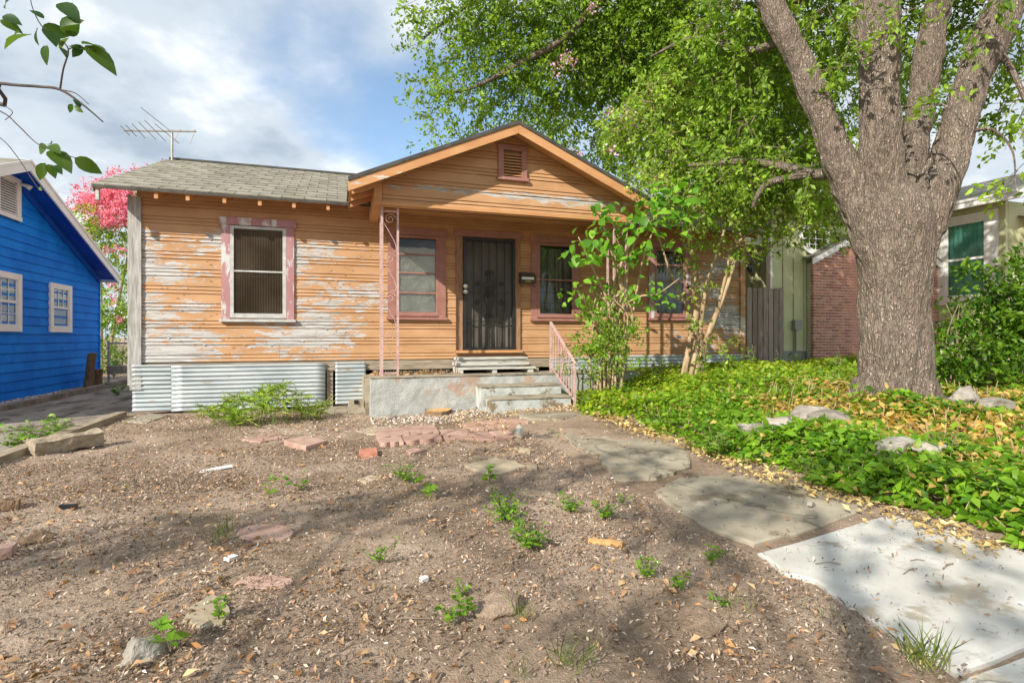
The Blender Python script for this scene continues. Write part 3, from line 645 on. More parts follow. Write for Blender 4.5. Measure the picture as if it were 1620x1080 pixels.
for a in ((VX0, VX0+0.09, VZ0+0.05, VZ1), (VX1-0.09, VX1, VZ0+0.05, VZ1)): box('vent_casing', PINK, vent, a[0], a[1], GF-0.06, GF-0.013, a[2], a[3])
box('vent_casing', PINK, vent, VX0-0.015, VX1+0.015, GF-0.065, GF-0.013, VZ1+0.001, VZ1+0.09)
box('vent_sill', PINK, vent, VX0-0.02, VX1+0.02, GF-0.085, GF-0.013, VZ0, VZ0+0.049)
for k in range(8):
    z = VZ0+0.075+k*0.047; MB().prism([(VX0+0.091, GF-0.055, z), (VX0+0.091, GF-0.014, z+0.035), (VX0+0.091, GF-0.014, z+0.045), (VX0+0.091, GF-0.055, z+0.010)], (VX1-VX0-0.182, 0, 0)).build('slat', TRIM, vent)

# --- windows of the orange house
def window(x0, x1, z0, z1, cas, sash, lights, backing, head=0.13, side=0.11, open_=None, casR=None):
    """x0..z1 is the opening; casing outside, sash, panes (fractions from the bottom), and what hangs behind the glass"""
    w = MB().box(x0+0.002, x0+0.03, WY-0.02, WY+0.10, z0, z1).box(x1-0.03, x1-0.002, WY-0.02, WY+0.10, z0, z1).box(x0+0.03, x1-0.03, WY-0.02, WY+0.10, z1-0.03, z1).box(x0+0.03, x1-0.03, WY-0.02, WY+0.10, z0, z0+0.02).build('window', sash, house)
    box('casing', cas, w, x0-side, x0+0.012, WY-0.05, WY-0.0265, z0-0.02, z1+0.012)
    box('casing', casR or cas, w, x1-0.012, x1+side, WY-0.05, WY-0.0265, z0-0.02, z1+0.012)
    box('head_casing', casR or cas, w, x0-side-0.03, x1+side+0.03, WY-0.06, WY-0.0265, z1+0.014, z1+head)
    box('sill', sash, w, x0-side-0.025, x1+side+0.025, WY-0.09, WY-0.0265, z0-0.065, z0-0.022)
    a, b2 = x0+0.012, x1-0.012; s = 0.055; yy = WY-0.05
    fr_ = MB().box(a+0.002, a+s, yy, yy+0.035, z0+0.0, z1).box(b2-s, b2-0.002, yy, yy+0.035, z0, z1).box(a+s, b2-s, yy, yy+0.035, z1-s*0.8, z1).box(a+s, b2-s, yy, yy+0.035, z0, z0+s*1.3)
    fr_.build('sash', sash, w)
    lo, hi = z0+s*1.3, z1-s*0.8; prev = lo
    for q in list(lights)+[1.0]:
        zc = lo+(hi-lo)*q
        if q < 1.0: box('sash_bar', sash, w, a+s-0.004, b2-s+0.004, yy+0.004, yy+0.03, zc-0.013, zc+0.013)
        if backing != 'pleat': box('pane', GLASS, w, a+s-0.003, b2-s+0.003, yy+0.018, yy+0.021, prev+0.001, zc-0.001); prev = zc
    if backing == 'pleat':
        V = []; F2 = []; k = 90
        for i in range(k+1):
            x = a+s+(b2-a-2*s)*i/k; y = yy+0.024+0.010*math.sin(i*2*math.pi/3)
            V += [(x, y, lo-0.02), (x, y, hi+0.02)]
        for i in range(k): F2.append((2*i, 2*i+2, 2*i+3, 2*i+1))
        MB().add(V, F2).build('ribbed_panel', PLEAT, w, False, False)
    elif backing == 'foil':
        me = MB().box(a+s-0.01, b2-s+0.01, yy+0.04, yy+0.05, lo-0.02, hi-0.16).mesh(); rough_mesh(me, 0.05, 0.02, 9, 3); link('crumpled_sheet', me, FOIL, w, True)
    else:
        V = []; F2 = []; k = 40
        for i in range(k+1):
            x = a+s+(b2-a-2*s)*i/k; y = yy+0.10+0.012*math.sin(i*0.9)
            V += [(x, y, lo-0.02), (x, y, lo+(hi-lo)*0.97)]
        for i in range(k): F2.append((2*i, 2*i+2, 2*i+3, 2*i+1))
        MB().add(V, F2).build('curtain', M('reflection_grey_%d' % int(x0*100), (0.17, 0.17, 0.14), (0.28, 0.27, 0.23), 4, 0.9, bs=0), w, False, False)  # full-height grey sheet stands in for the reflection on the panes
        gb = MB()
        for i in range(1, 4): gb.bar((a+s+(b2-a-2*s)*i/4, yy+0.06, lo), (a+s+(b2-a-2*s)*i/4, yy+0.06, hi), 0.012, 0.012)
        for i in range(1, 4): gb.bar((a+s, yy+0.06, lo+(hi-lo)*0.16*i), (b2-s, yy+0.06, lo+(hi-lo)*0.16*i), 0.012, 0.012)
        gb.build('inner_grille', BLACKIRON, w)
    return w
window(*OPEN['left'], PINKWORN, WHITEWORN, [0.5], 'pleat', casR=PINKWORN)
window(*OPEN['pl'], PINK, PINK, [0.26, 0.53, 0.78], 'foil')
window(*OPEN['pr'], PINK, PINK, [0.5], 'curtain')
window(*OPEN['right'], PINKWORN, PINK, [0.52, 0.78], 'curtain')
# --- entrance door with iron security door
dx0, dx1, dz0, dz1 = OPEN['door']
dr = MB().box(dx0-0.11, dx0+0.012, WY-0.055, WY-0.0265, dz0, dz1).box(dx1-0.012, dx1+0.09, WY-0.055, WY-0.0265, dz0, dz1).build('door_frame', BROWNWOOD, house)
box('head_casing', PINK, dr, dx0-0.15, dx1+0.13, WY-0.062, WY-0.0265, dz1+0.002, dz1+0.125)
box('threshold', TRIM, dr, dx0-0.13, dx1+0.11, WY-0.12, WY-0.0265, dz0-0.05, dz0-0.002)
V = []; F2 = []; k = 48
for i in range(k+1):
    x = dx0+0.012+(dx1-dx0-0.024)*i/k
    for j in range(13): zz = dz0+(dz1-dz0)*j/12; V.append((x, WY+0.03+0.014*math.sin(i*0.52+1.2*math.sin(j*0.9))*S(12-j, 3, 9), zz))
for i in range(k):
    for j in range(12): a = i*13+j; F2.append((a, a+13, a+14, a+1))
MB().add(V, F2).build('inner_door', DOORGREY, dr, True, False)
sdoor = MB().box(dx0+0.02, dx0+0.07, WY-0.075, WY-0.035, dz0+0.01, dz1-0.02).box(dx1-0.07, dx1-0.02, WY-0.075, WY-0.035, dz0+0.01, dz1-0.02).box(dx0+0.07, dx1-0.07, WY-0.075, WY-0.035, dz1-0.07, dz1-0.02).box(dx0+0.07, dx1-0.07, WY-0.075, WY-0.035, dz0+0.01, dz0+0.05)
sdoor = sdoor.build('security_door', BLACKIRON, house)
bxs = [dx0+0.07+(dx1-dx0-0.14)*i/6 for i in range(1, 6)]
for x in bxs: box('door_bar', BLACKIRON, sdoor, x-0.010, x+0.010, WY-0.064, WY-0.046, dz0+0.05, dz1-0.07)
for zz in (dz0+0.52, dz0+1.05): box('cross_bar', BLACKIRON, sdoor, dx0+0.07, dx1-0.07, WY-0.062, WY-0.048, zz, zz+0.014)
def spiral(c, r, turns, a0, sgn=1, y=0.0, n=16):
    return [(c[0]+sgn*r*(1-t/n*0.8)*math.cos(a0+turns*6.283*t/n), y, c[1]+r*(1-t/n*0.8)*math.sin(a0+turns*6.283*t/n)) for t in range(n+1)]
mid = (dx0+dx1)/2; yb = WY-0.075
for sg in (-1, 1):
    sc_ = MB()
    top, cen, bot = dz0+1.42, dz0+1.02, dz0+0.60
    sc_.tube(curve3 := [(mid+sg*0.01, yb, top-0.02), (mid+sg*0.04, yb, top-0.14), (mid+sg*0.10, yb, cen+0.22), (mid+sg*0.11, yb, cen+0.12)], 0.011, 5)
    sc_.tube([(mid+sg*0.11, yb, cen-0.02), (mid+sg*0.09, yb, cen-0.12), (mid+sg*0.03, yb, bot+0.12), (mid+sg*0.01, yb, bot+0.04)], 0.011, 5)
    for c in ((mid+sg*0.05, top+0.0), (mid+sg*0.055, cen+0.10), (mid+sg*0.055, cen-0.0), (mid+sg*0.055, bot+0.02), (mid+sg*0.24, cen+0.20), (mid+sg*0.24, cen-0.14)):
        sc_.tube(spiral(c, 0.048, 1.4, math.pi/2, sg, yb), 0.010, 5)
    sc_.build('scrollwork', BLACKIRON, sdoor)
lk = MB().box(dx0+0.022, dx0+0.075, WY-0.085, WY-0.076, dz0+1.0, dz0+1.22).build('lock_plate', BLACKIRON, sdoor)
for zz in (dz0+1.06, dz0+1.16):
    MB().tube([(dx0+0.05, WY-0.086, zz), (dx0+0.05, WY-0.11, zz), (dx0+0.05, WY-0.13, zz), (dx0+0.05, WY-0.15, zz)], [0.045, 0.025, 0.052, 0.036], 12).build('knob', STEEL, sdoor, True)
# --- iron porch posts
def post(x, y, name_mat=IRONPINK, corner=True, xdir=1):
    z0, z1 = 0.585, BZ; W = 0.235
    p = box('porch_post', name_mat, house, x-0.018, x+0.018, y-0.018, y+0.018, z0, z1)
    box('post_bar', name_mat, p, x+xdir*W-0.016, x+xdir*W+0.016, y-0.016, y+0.016, z0, z1)
    if corner: box('post_bar', name_mat, p, x-0.016-xdir*0.0, x+0.016-xdir*0.0, y+W-0.016, y+W+0.016, z0, z1)
    for zz in (z0+0.05, z1-0.08): box('post_rail', name_mat, p, min(x, x+xdir*W)+0.017, max(x, x+xdir*W)-0.017, y-0.008, y+0.008, zz, zz+0.018)
    ns = 4; h = (z1-z0-0.2)/ns
    for k in range(ns):
        zb = z0+0.1+k*h; m_ = MB(); s = 1 if k % 2 else -1
        m_.tube([(x+xdir*(0.03), y, zb+h*0.75), (x+xdir*0.10, y, zb+h*0.55), (x+xdir*0.19, y, zb+h*0.28), (x+xdir*0.215, y, zb+h*0.10), (x+xdir*0.19, y, zb+0.01), (x+xdir*0.15, y, zb+0.03)], 0.006, 5)
        m_.tube(spiral((x+xdir*0.12, zb+h*0.86), 0.085, 1.5, 0.3, xdir, y), 0.006, 5); m_.build('scrollwork', name_mat, p)
post(0.67, 8.42); post(4.60, 8.42, xdir=1)

# ------------------------------------------------------------------ porch, steps, rail
porch = thing('porch', (2.8, 8.35, 0), 'raised concrete porch with two painted steps before the orange house', 'porch')
me = MB().box(0.50, 5.08, 8.35, 8.62, -0.1, 0.576).mesh(); rough_mesh(me, 0.13, 0.012, 5, 1); link('porch_wall', me, PORCHC, porch)
me = MB().box(0.44, 5.07, 8.625, WY-0.03, -0.1, 0.545).mesh(); rough_mesh(me, 0.2, 0.012, 5, 4); link('porch_floor', me, CONC, porch)
me = MB().box(2.11, 3.42, 8.0, 8.345, -0.1, 0.422).mesh(); rough_mesh(me, 0.1, 0.009, 6, 2); link('step', me, STEPC, porch)
me = MB().box(2.17, 3.44, 7.65, 7.995, -0.1, 0.268).mesh(); rough_mesh(me, 0.1, 0.009, 6, 3); link('step', me, STEPC, porch)
for (x0, x1, y0, y1, z0, z1) in ((2.10, 3.43, 7.985, 8.345, 0.424, 0.446), (2.155, 3.45, 7.632, 7.997, 0.27, 0.292), (0.485, 5.09, 8.333, 8.62, 0.578, 0.598)):
    me = MB().box(x0, x1, y0, y1, z0, z1).mesh(); rough_mesh(me, 0.09, 0.004, 8, int(y0*10)); link('tread', me, CONC, porch)
ws = thing('wooden_step', (2.66, 9.3, 0.545), 'makeshift stack of pale painted planks below the barred door', 'step')
for (x0, x1, y0, y1, z0, z1) in ((2.02, 3.30, 9.28, 9.62, 0.785, 0.83), (2.02, 3.31, 9.26, 9.285, 0.80, 0.83), (1.98, 3.32, 9.22, 9.60, 0.695, 0.74), (2.0, 3.42, 9.14, 9.60, 0.625, 0.66)):
    me = MB().box(x0, x1, y0, y1, z0, z1).mesh(); rough_mesh(me, 0.3, 0.004, 4, int(z0*100)); link('plank', me, PALEWOOD, ws)
for (x0, x1, y0, y1, z0, z1) in ((2.0, 2.09, 9.15, 9.58, 0.546, 0.622), (2.62, 2.70, 9.16, 9.58, 0.546, 0.622), (3.28, 3.38, 9.16, 9.58, 0.546, 0.622), (2.05, 3.28, 9.30, 9.58, 0.742, 0.784), (2.04, 3.26, 9.27, 9.57, 0.662, 0.693)):
    box('support_block', PALEWOOD, ws, x0, x1, y0, y1, z0, z1)
rail = thing('handrail', (3.46, 8.0, 0.2), 'pink iron handrail with thin balusters beside the porch steps', 'handrail')
xr = 3.46; ya, yb2 = 8.52, 7.56
top = lambda y: 1.43 + (y-ya)*(1.43-0.80)/(ya-yb2); bot = lambda y: 0.70 + (y-ya)*(0.70-0.22)/(ya-yb2)
box('rail_post', IRONPINK, rail, xr-0.016, xr+0.016, ya-0.016, ya+0.016, 0.585, 1.42); box('rail_post', IRONPINK, rail, xr-0.016, xr+0.016, yb2-0.016, yb2+0.016, 0.10, 0.80)
MB().bar((xr, ya+0.02, top(ya+0.02)), (xr, yb2-0.03, top(yb2-0.03)), 0.04, 0.018).build('top_rail', IRONPINK, rail)
MB().bar((xr, ya, bot(ya)), (xr, yb2, bot(yb2)), 0.026, 0.016).build('bottom_rail', IRONPINK, rail)
for k in range(1, 9):
    y = ya+(yb2-ya)*k/9; box('baluster', IRONPINK, rail, xr-0.007, xr+0.007, y-0.007, y+0.007, bot(y), top(y))
MB().tube([(xr, 8.05, bot(8.05)+0.15), (xr+0.012, 8.05, bot(8.05)+0.3), (xr-0.012, 8.05, bot(8.05)+0.4), (xr, 8.05, top(8.05)-0.1)], 0.01, 5).build('twisted_baluster', IRONPINK, rail)
# mailbox
mbx = thing('mailbox', (3.43, WY-0.1, 2.16), 'small dark metal mailbox with brass digits hanging beside the barred door', 'mailbox')
me = MB().prism([(3.28, WY-0.06, 2.19), (3.58, WY-0.06, 2.19), (3.58, WY-0.06, 2.36), (3.52, WY-0.06, 2.375), (3.43, WY-0.06, 2.38), (3.34, WY-0.06, 2.375), (3.28, WY-0.06, 2.36)], (0, -0.10, 0)).build('mailbox_body', RUST, mbx)
MB().prism([(3.27, WY-0.055, 2.385), (3.59, WY-0.055, 2.385), (3.59, WY-0.175, 2.315), (3.27, WY-0.175, 2.315)], (0, 0, 0.015)).build('lid', RUST, mbx)
box('label_strip', PAPER, mbx, 3.305, 3.545, WY-0.166, WY-0.161, 2.262, 2.308)
for xx in (3.31, 3.55): MB().tube([(xx, WY-0.09, 2.19), (xx, WY-0.12, 2.14), (xx+0.01, WY-0.15, 2.12), (xx+0.02, WY-0.165, 2.145)], 0.006, 5).build('hook', RUST, mbx)
cu = bpy.data.curves.new('digits', 'FONT'); cu.body = '1210'; cu.size = 0.062; cu.extrude = 0.002
to = bpy.data.objects.new('tmp', cu); COL.objects.link(to); bpy.context.view_layer.update()
me = bpy.data.meshes.new_from_object(to.evaluated_get(bpy.context.evaluated_depsgraph_get())); bpy.data.objects.remove(to)
me.transform(Matrix.Translation((3.355, WY-0.165, 2.208)) @ Matrix.Rotation(math.pi/2, 4, 'X')); link('digits', me, GOLD, mbx)
# antenna
ant = thing('roof_antenna', (-3.22, 12.9, RZ-0.1), 'old metal television antenna on a thin mast above the grey roof', 'antenna')
ax, ay = -3.22, 12.9; az = RZ-0.02
MB().tube([(ax, ay, az-0.1), (ax, ay, az+0.60)], 0.022, 8).build('mast', ALU, ant)
B0, B1 = Vector((ax-0.86, ay, az+0.50)), Vector((ax+0.44, ay, az+0.63))
MB().tube([B0, B1], 0.018, 6).build('boom', ALU, ant)
for t, l, dzv in ((0.02, 0.10, .06), (0.10, 0.12, .07), (0.2, 0.15, .09), (0.32, 0.2, .10), (0.43, 0.25, .12)):
    p = B0.lerp(B1, t); MB().tube([p+Vector((-l*0.5, -l, dzv)), p+Vector((l*0.5, l, -dzv))], 0.007, 4).build('antenna_element', ALU, ant)
p = B0.lerp(B1, 0.63); MB().tube([p+Vector((-0.42, -0.35, 0.30)), p+Vector((0.02, 0.02, 0))], 0.007, 4).build('antenna_element', ALU, ant)
p = B0.lerp(B1, 0.55); MB().tube([p+Vector((-0.12, -0.2, 0.07)), p+Vector((0.2, 0.3, -0.13))], 0.007, 4).build('antenna_element', ALU, ant)
for t, l in ((0.76, 0.30), (0.98, 0.36)):
    p = B0.lerp(B1, t); MB().tube([p, p+Vector((-0.06, -0.12, -l*0.85))], 0.007, 4).build('antenna_element', ALU, ant)
for t in (0.64, 0.77, 0.98): p = B0.lerp(B1, t); MB().bar(p+Vector((-0.02, 0, 0.012)), p+Vector((0.02, 0, 0.012)), 0.05, 0.035).build('clamp', ALU, ant)

# ------------------------------------------------------------------ the blue house on the left
bh = thing('blue_house', (-7.5, 12.4, 0), 'bright blue clapboard house with white trim and gabled side', 'house')
BX = -5.8; bput = lambda a, z, d: (BX+d, a, z)
BYR, BZR, BYE, BZE = 12.4, 4.43, 16.77, 2.73; bp = (BZR-BZE)/(BYE-BYR); BF, BB = 8.3, 16.6
bl = lambda q: max(BF, BYR-(BZR-0.10-q)/bp); br = lambda q: min(BB, BYR+(BZR-0.10-q)/bp)
BO = [(11.72, 12.78, 1.42, 2.28), (14.14, 14.88, 1.42, 2.24), (12.0, 12.90, 3.46, 4.2)]
EXPO = 0.178; z = 0.0
while z < 4.2:
    pr = [(q*EXPO, d) for q, d in LAP]; spans = [(bl, br)]
    for o in BO[:2]:
        if o[2] < z+EXPO-0.02 and o[3] > z+0.02:
            nsp = []
            for a, b2 in spans: nsp += [(a, (lambda q, v=o[0]: v)), ((lambda q, v=o[1]: v), b2)]
            spans = nsp
    if z > 3.3: spans = [((lambda q: max(bl(q), 12.0)), br)] if z+EXPO < 3.5 else [((lambda q: min(max(bl(q), 12.85), br(q))), br)]
    for a, b2 in spans: board('clapboard', BLUE, bh, bput, pr, z, a, b2, 0.003)
    z += EXPO
MB().prism([(BX-0.02, BF, -0.1), (BX-0.02, BB, -0.1), (BX-0.02, BB, br(2.6) and 2.65), (BX-0.02, BYR, BZR-0.12), (BX-0.02, BF, 2.65)], (-0.1, 0, 0)).build('side_wall', BLUE, bh)
box('front_wall', BLUE, bh, -12.5, BX-0.12, BF, BF+0.1, -0.1, 2.7); box('rear_wall', BLUE, bh, -12.5, BX-0.12, BB-0.1, BB, -0.1, 2.7)
box('corner_board', BLUE, bh, BX, BX+0.035, BB-0.03, BB+0.03, -0.05, 1.25); box('corner_board', BLUE, bh, BX, BX+0.034, BB-0.02, BB+0.025, 1.26, 2.66)
RX = -5.42
br_ = MB().prism([(RX, BYR-(BYE-BYR), BZE+0.05), (RX, BYR, BZR+0.05), (RX, BYE, BZE+0.05), (RX, BYE, BZE-0.01), (RX, BYR, BZR-0.01), (RX, BYR-(BYE-BYR), BZE-0.01)], (-7.2, 0, 0)).build('roof', SHINGLE, bh)
for sgn in (-1, 1):
    ye = BYR+sgn*(BYE-BYR); 
    MB().prism([(RX+0.025, ye, BZE+0.045), (RX+0.025, BYR, BZR+0.045), (RX+0.025, BYR, BZR-0.15), (RX+0.025, ye, BZE-0.14)], (-0.03, 0, 0)).build('rake_board', WHITE, bh)
    MB().prism([(RX+0.04, ye, BZE+0.065), (RX+0.04, BYR, BZR+0.065), (RX+0.04, BYR, BZR+0.02), (RX+0.04, ye, BZE+0.02)], (-0.014, 0, 0)).build('rake_trim', WHITE, bh)
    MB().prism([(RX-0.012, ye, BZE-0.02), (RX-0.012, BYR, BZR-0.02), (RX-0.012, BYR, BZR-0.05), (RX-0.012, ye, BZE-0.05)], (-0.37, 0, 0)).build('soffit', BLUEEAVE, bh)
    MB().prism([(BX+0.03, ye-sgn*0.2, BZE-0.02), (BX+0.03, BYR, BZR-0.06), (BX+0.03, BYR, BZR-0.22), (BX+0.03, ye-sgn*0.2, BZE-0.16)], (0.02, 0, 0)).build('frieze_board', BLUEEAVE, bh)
    box('eave_fascia', WHITE, bh, -12.5, RX+0.02, min(ye, ye+sgn*0.03), max(ye, ye+sgn*0.03), BZE-0.12, BZE+0.04)
for o, nm, bk in ((BO[0], 1, None), (BO[1], 0, BLINDS)):
    y0, y1, z0, z1 = o; w = box('window', DARK, bh, BX-0.019, BX-0.015, y0, y1, z0, z1); box('casing', WHITE, w, BX+0.0, BX+0.05, y0-0.13, y0+0.01, z0-0.13, z1+0.11); box('casing', WHITE, w, BX+0.0, BX+0.05, y1-0.01, y1+0.13, z0-0.13, z1+0.11)
    box('head_casing', WHITE, w, BX+0.001, BX+0.054, y0+0.0105, y1-0.0105, z1-0.01, z1+0.109); box('sill_casing', WHITE, w, BX+0.001, BX+0.054, y0+0.0105, y1-0.0105, z0-0.129, z0+0.01)
    zm = (z0+z1)/2
    MB().box(BX+0.01, BX+0.035, y0+0.012, y0+0.05, z0+0.012, z1-0.012).box(BX+0.01, BX+0.035, y1-0.05, y1-0.012, z0+0.012, z1-0.012).box(BX+0.01, BX+0.036, y0+0.051, y1-0.051, zm-0.025, zm+0.025).build('sash', WHITE, w)
    for za, zb in ((z0+0.012, zm-0.026), (zm+0.026, z1-0.012)):
        box('pane', GLASS, w, BX+0.018, BX+0.021, y0+0.051, y1-0.051, za, zb)
        if nm or za > zm:
            nc = 4 if nm else 3
            for i in range(1, nc): yq = y0+0.05+(y1-y0-0.1)*i/nc; box('muntin', WHITE, w, BX+0.022, BX+0.030, yq-0.009, yq+0.009, za+0.001, zb-0.001)
            box('muntin', WHITE, w, BX+0.0225, BX+0.0295, y0+0.0515, y1-0.0515, (za+zb)/2-0.009, (za+zb)/2+0.009)
    if bk:
        for k in range(14): zz = z0+0.02+k*(z1-z0-0.04)/14; MB().prism([(BX-0.01, y0+0.05, zz), (BX+0.004, y0+0.05, zz+0.02), (BX+0.006, y0+0.05, zz+0.044), (BX-0.008, y0+0.05, zz+0.03)], (0, y1-y0-0.1, 0)).build('blind_slat', bk, w)
gv = MB().box(BX+0.026, BX+0.06, 12.06, 12.17, 3.48, 4.18).box(BX+0.026, BX+0.06, 12.72, 12.86, 3.48, 4.10).box(BX+0.026, BX+0.06, 12.1, 12.86, 4.10, 4.2).box(BX+0.026, BX+0.064, 12.06, 12.88, 3.40, 3.48).build('gable_vent', WHITE, bh)
box('vent_back', DARK, gv, BX+0.005, BX+0.027, 12.06, 12.8, 3.45, 4.15)
for k in range(13):
    zz = 3.49+k*0.047; MB().prism([(BX+0.06, 12.171, zz), (BX+0.03, 12.171, zz+0.034), (BX+0.03, 12.171, zz+0.042), (BX+0.06, 12.171, zz+0.008)], (0, 0.549, 0)).build('slat', WHITE, gv)
fl = MB().tube([(BX+0.06, 12.84, 4.12), (BX+0.14, 12.86, 4.10), (BX+0.2, 12.87, 4.06)], [0.03, 0.035, 0.055], 10).build('flood_lamp', WHITE, bh, True)

# ------------------------------------------------------------------ the green house and its brick entry on the right
gn = thing('green_house', (14, 9.4, 0.5), 'pale green board-and-batten house with brick entry behind the big oak', 'house')
BKY = 10.4; p0 = at_y(1287, 580, BKY); bxl = p0.x; WX = 15.5; GBY = 10.62
el = at_y(1287, 412, BKY); sl_ = 0.47; pk_x = (bxl+WX)/2
def brake(x): return el.z-0.05 + (min(x, 2*pk_x-x)-bxl)*sl_
# mortar core of the entry wall, then bricks one by one
core = MB().prism([(bxl+0.004, BKY+0.012, 0.3), (WX, BKY+0.012, 0.3), (WX, BKY+0.012, brake(WX)), (pk_x, BKY+0.012, brake(pk_x)), (bxl+0.004, BKY+0.012, brake(bxl))], (0, 0.20, 0)).build('brick_wall', MORTAR, gn)
bw_, bh_, jt = 0.185, 0.052, 0.019
cells = []
z = 0.47; r = 0
while z < brake(pk_x):
    x = bxl - (0.5*(bw_+jt) if r % 2 else 0)
    while x < WX:
        a, b2 = max(x, bxl), min(x+bw_, WX)
        if b2-a > 0.05 and z+bh_ < min(brake(a), brake(b2)): cells.append((a, b2, z))
        x += bw_+jt
    z += bh_+jt; r += 1
cells.sort(key=lambda c: (0 if c[0] < bxl+1.12 else (1 if c[0] > WX-0.6 else 2), c[0] if c[0] < bxl+1.12 else -c[0]))
full = None; solo = 0; rest = MB()
ubm = {}
for a, b2, z in cells:
    key = round(b2-a, 3)
    if solo < 298:
        if key not in ubm:
            me = MB().box(0, b2-a, 0, 0.09, 0, bh_).mesh()
            bm = bmesh.new(); bm.from_mesh(me); bmesh.ops.bevel(bm, geom=bm.edges[:], offset=0.004, segments=1, affect='EDGES'); bm.to_mesh(me); bm.free()
            me.materials.append(BRICK); ubm[key] = me
        o = bpy.data.objects.new('brick', ubm[key]); COL.objects.link(o); o.location = (a, BKY+rnd.uniform(-0.003, 0.004), z); o.parent = core; o.matrix_parent_inverse = Matrix.Identity(4); solo += 1
    else: rest.box(a, b2, BKY, BKY+0.09, z, z+bh_)
o = rest.build('bricks_behind_trunk', BRICK, core, fix=False); o['kind'] = 'stuff'
box('stone_footing', KERBM, gn, bxl-0.02, WX, BKY-0.03, BKY+0.2, 0.2, 0.465)
for sg in (-1, 1):
    xe = bxl-0.12 if sg < 0 else WX+0.0; ze = brake(bxl)-0.12*sl_ if sg < 0 else brake(WX)
    MB().prism([(xe, BKY-0.10, ze), (pk_x, BKY-0.10, brake(pk_x)), (pk_x, BKY-0.10, brake(pk_x)+0.16), (xe, BKY-0.10, ze+0.16)], (0, 0.03, 0)).build('rake_board', WHITE, gn)
    MB().prism([(xe, BKY-0.12, ze+0.162), (pk_x, BKY-0.12, brake(pk_x)+0.162), (pk_x, BKY-0.12, brake(pk_x)+0.20), (xe, BKY-0.12, ze+0.20)], (0, 1.3, 0)).build('entry_roof', SHINGLE, gn)
# board and batten wall behind
gx0 = at_y(1222, 400, GBY).x; gx1 = 15.3
x = gx0; k = 0
while x < gx1:
    e = min(x+0.33, gx1); box('wall_panel', GREENP, gn, x, e-0.004, GBY, GBY+0.04, 0.84, 4.6)
    box('batten', GREENP, gn, x-0.025, x+0.025, GBY-0.025, GBY-0.002, 0.84, 4.6); x = e
box('foundation', GREYBOX, gn, gx0, gx1, GBY+0.02, GBY+0.12, 0.2, 0.835)
box('corner_trim', WHITE, gn, gx0-0.09, gx0-0.027, GBY-0.03, GBY+0.05, 0.84, 3.6)
ovc = at_y(1290, 378, GBY-0.05); ow = 0.52; oh = 0.40
def ell(w, h, y, n=28): return [(ovc.x+w*math.cos(6.2832*i/n), y, ovc.z+h*math.sin(6.2832*i/n)) for i in range(n)]
o_, i_ = ell(ow, oh, GBY-0.09), ell(ow-0.14, oh-0.13, GBY-0.09); k = len(o_)
ov = MB().add(o_+i_+[(a, GBY-0.03, c) for a, b2, c in o_]+[(a, GBY-0.03, c) for a, b2, c in i_],
              [(i, (i+1) % k, k+(i+1) % k, k+i) for i in range(k)]+[(i, (i+1) % k, 2*k+(i+1) % k, 2*k+i) for i in range(k)]+[(k+i, k+(i+1) % k, 3*k+(i+1) % k, 3*k+i) for i in range(k)]).build('oval_window', WHITE, gn)
MB().add(ell(ow-0.12, oh-0.11, GBY-0.045), [tuple(range(28))]).build('pane', DARK, ov, False, False)
for q in (-0.2, 0, 0.2): MB().bar((ovc.x+q, GBY-0.06, ovc.z-0.26), (ovc.x+q, GBY-0.06, ovc.z+0.26), 0.02, 0.01).build('muntin', WHITE, ov); MB().bar((ovc.x-0.36, GBY-0.065, ovc.z+q*0.7), (ovc.x+0.36, GBY-0.065, ovc.z+q*0.7), 0.01, 0.02).build('muntin', WHITE, ov)
ub = at_y(1259, 514, GBY-0.03)
box('meter_box', GREYBOX, gn, ub.x-0.11, ub.x+0.11, GBY-0.12, GBY-0.027, ub.z-0.12, ub.z+0.12)
MB().tube([(ub.x-0.03, GBY-0.06, ub.z-0.12), (ub.x-0.03, GBY-0.06, 0.6)], 0.02, 8).build('conduit', GREYBOX, gn)
# rear carport bay
cy_ = 13.6; c0, c1 = at_y(1165, 400, cy_).x, at_y(1240, 400, cy_).x
x = c0
while x < c1: box('wall_panel', GREENP, gn, x, x+0.29, cy_, cy_+0.05, 0.5, 4.4); box('batten', GREENP, gn, x-0.02, x+0.02, cy_-0.02, cy_-0.002, 0.5, 4.4); x += 0.3
MB().box(at_y(1160, 400, 12.2).x, gx0+0.9, 11.2, 13.5, 3.62, 3.72).build('carport_ceiling', GREENP, gn)
box('carport_fascia', WHITE, gn, at_y(1166, 400, 11.0).x, gx0-0.1, 10.86, 10.9, 3.45, 3.75)
q = at_y(1216, 430, 12.6); box('carport_post', WHITE, gn, q.x-0.06, q.x+0.06, 12.5, 12.62, 0.5, 3.6)
MB().bar((q.x+0.05, 12.5, 2.9), (q.x+0.5, 12.4, 3.58), 0.06, 0.06).build('post_brace', WHITE, gn)
lp = at_y(1187, 424, cy_-0.1); MB().tube([(lp.x, cy_-0.1, lp.z+0.14), (lp.x, cy_-0.1, lp.z+0.09), (lp.x, cy_-0.1, lp.z+0.05), (lp.x, cy_-0.1, lp.z-0.1), (lp.x, cy_-0.1, lp.z-0.14)], [0.01, 0.05, 0.09, 0.07, 0.02], 8).build('wall_lantern', BLACKIRON, gn)
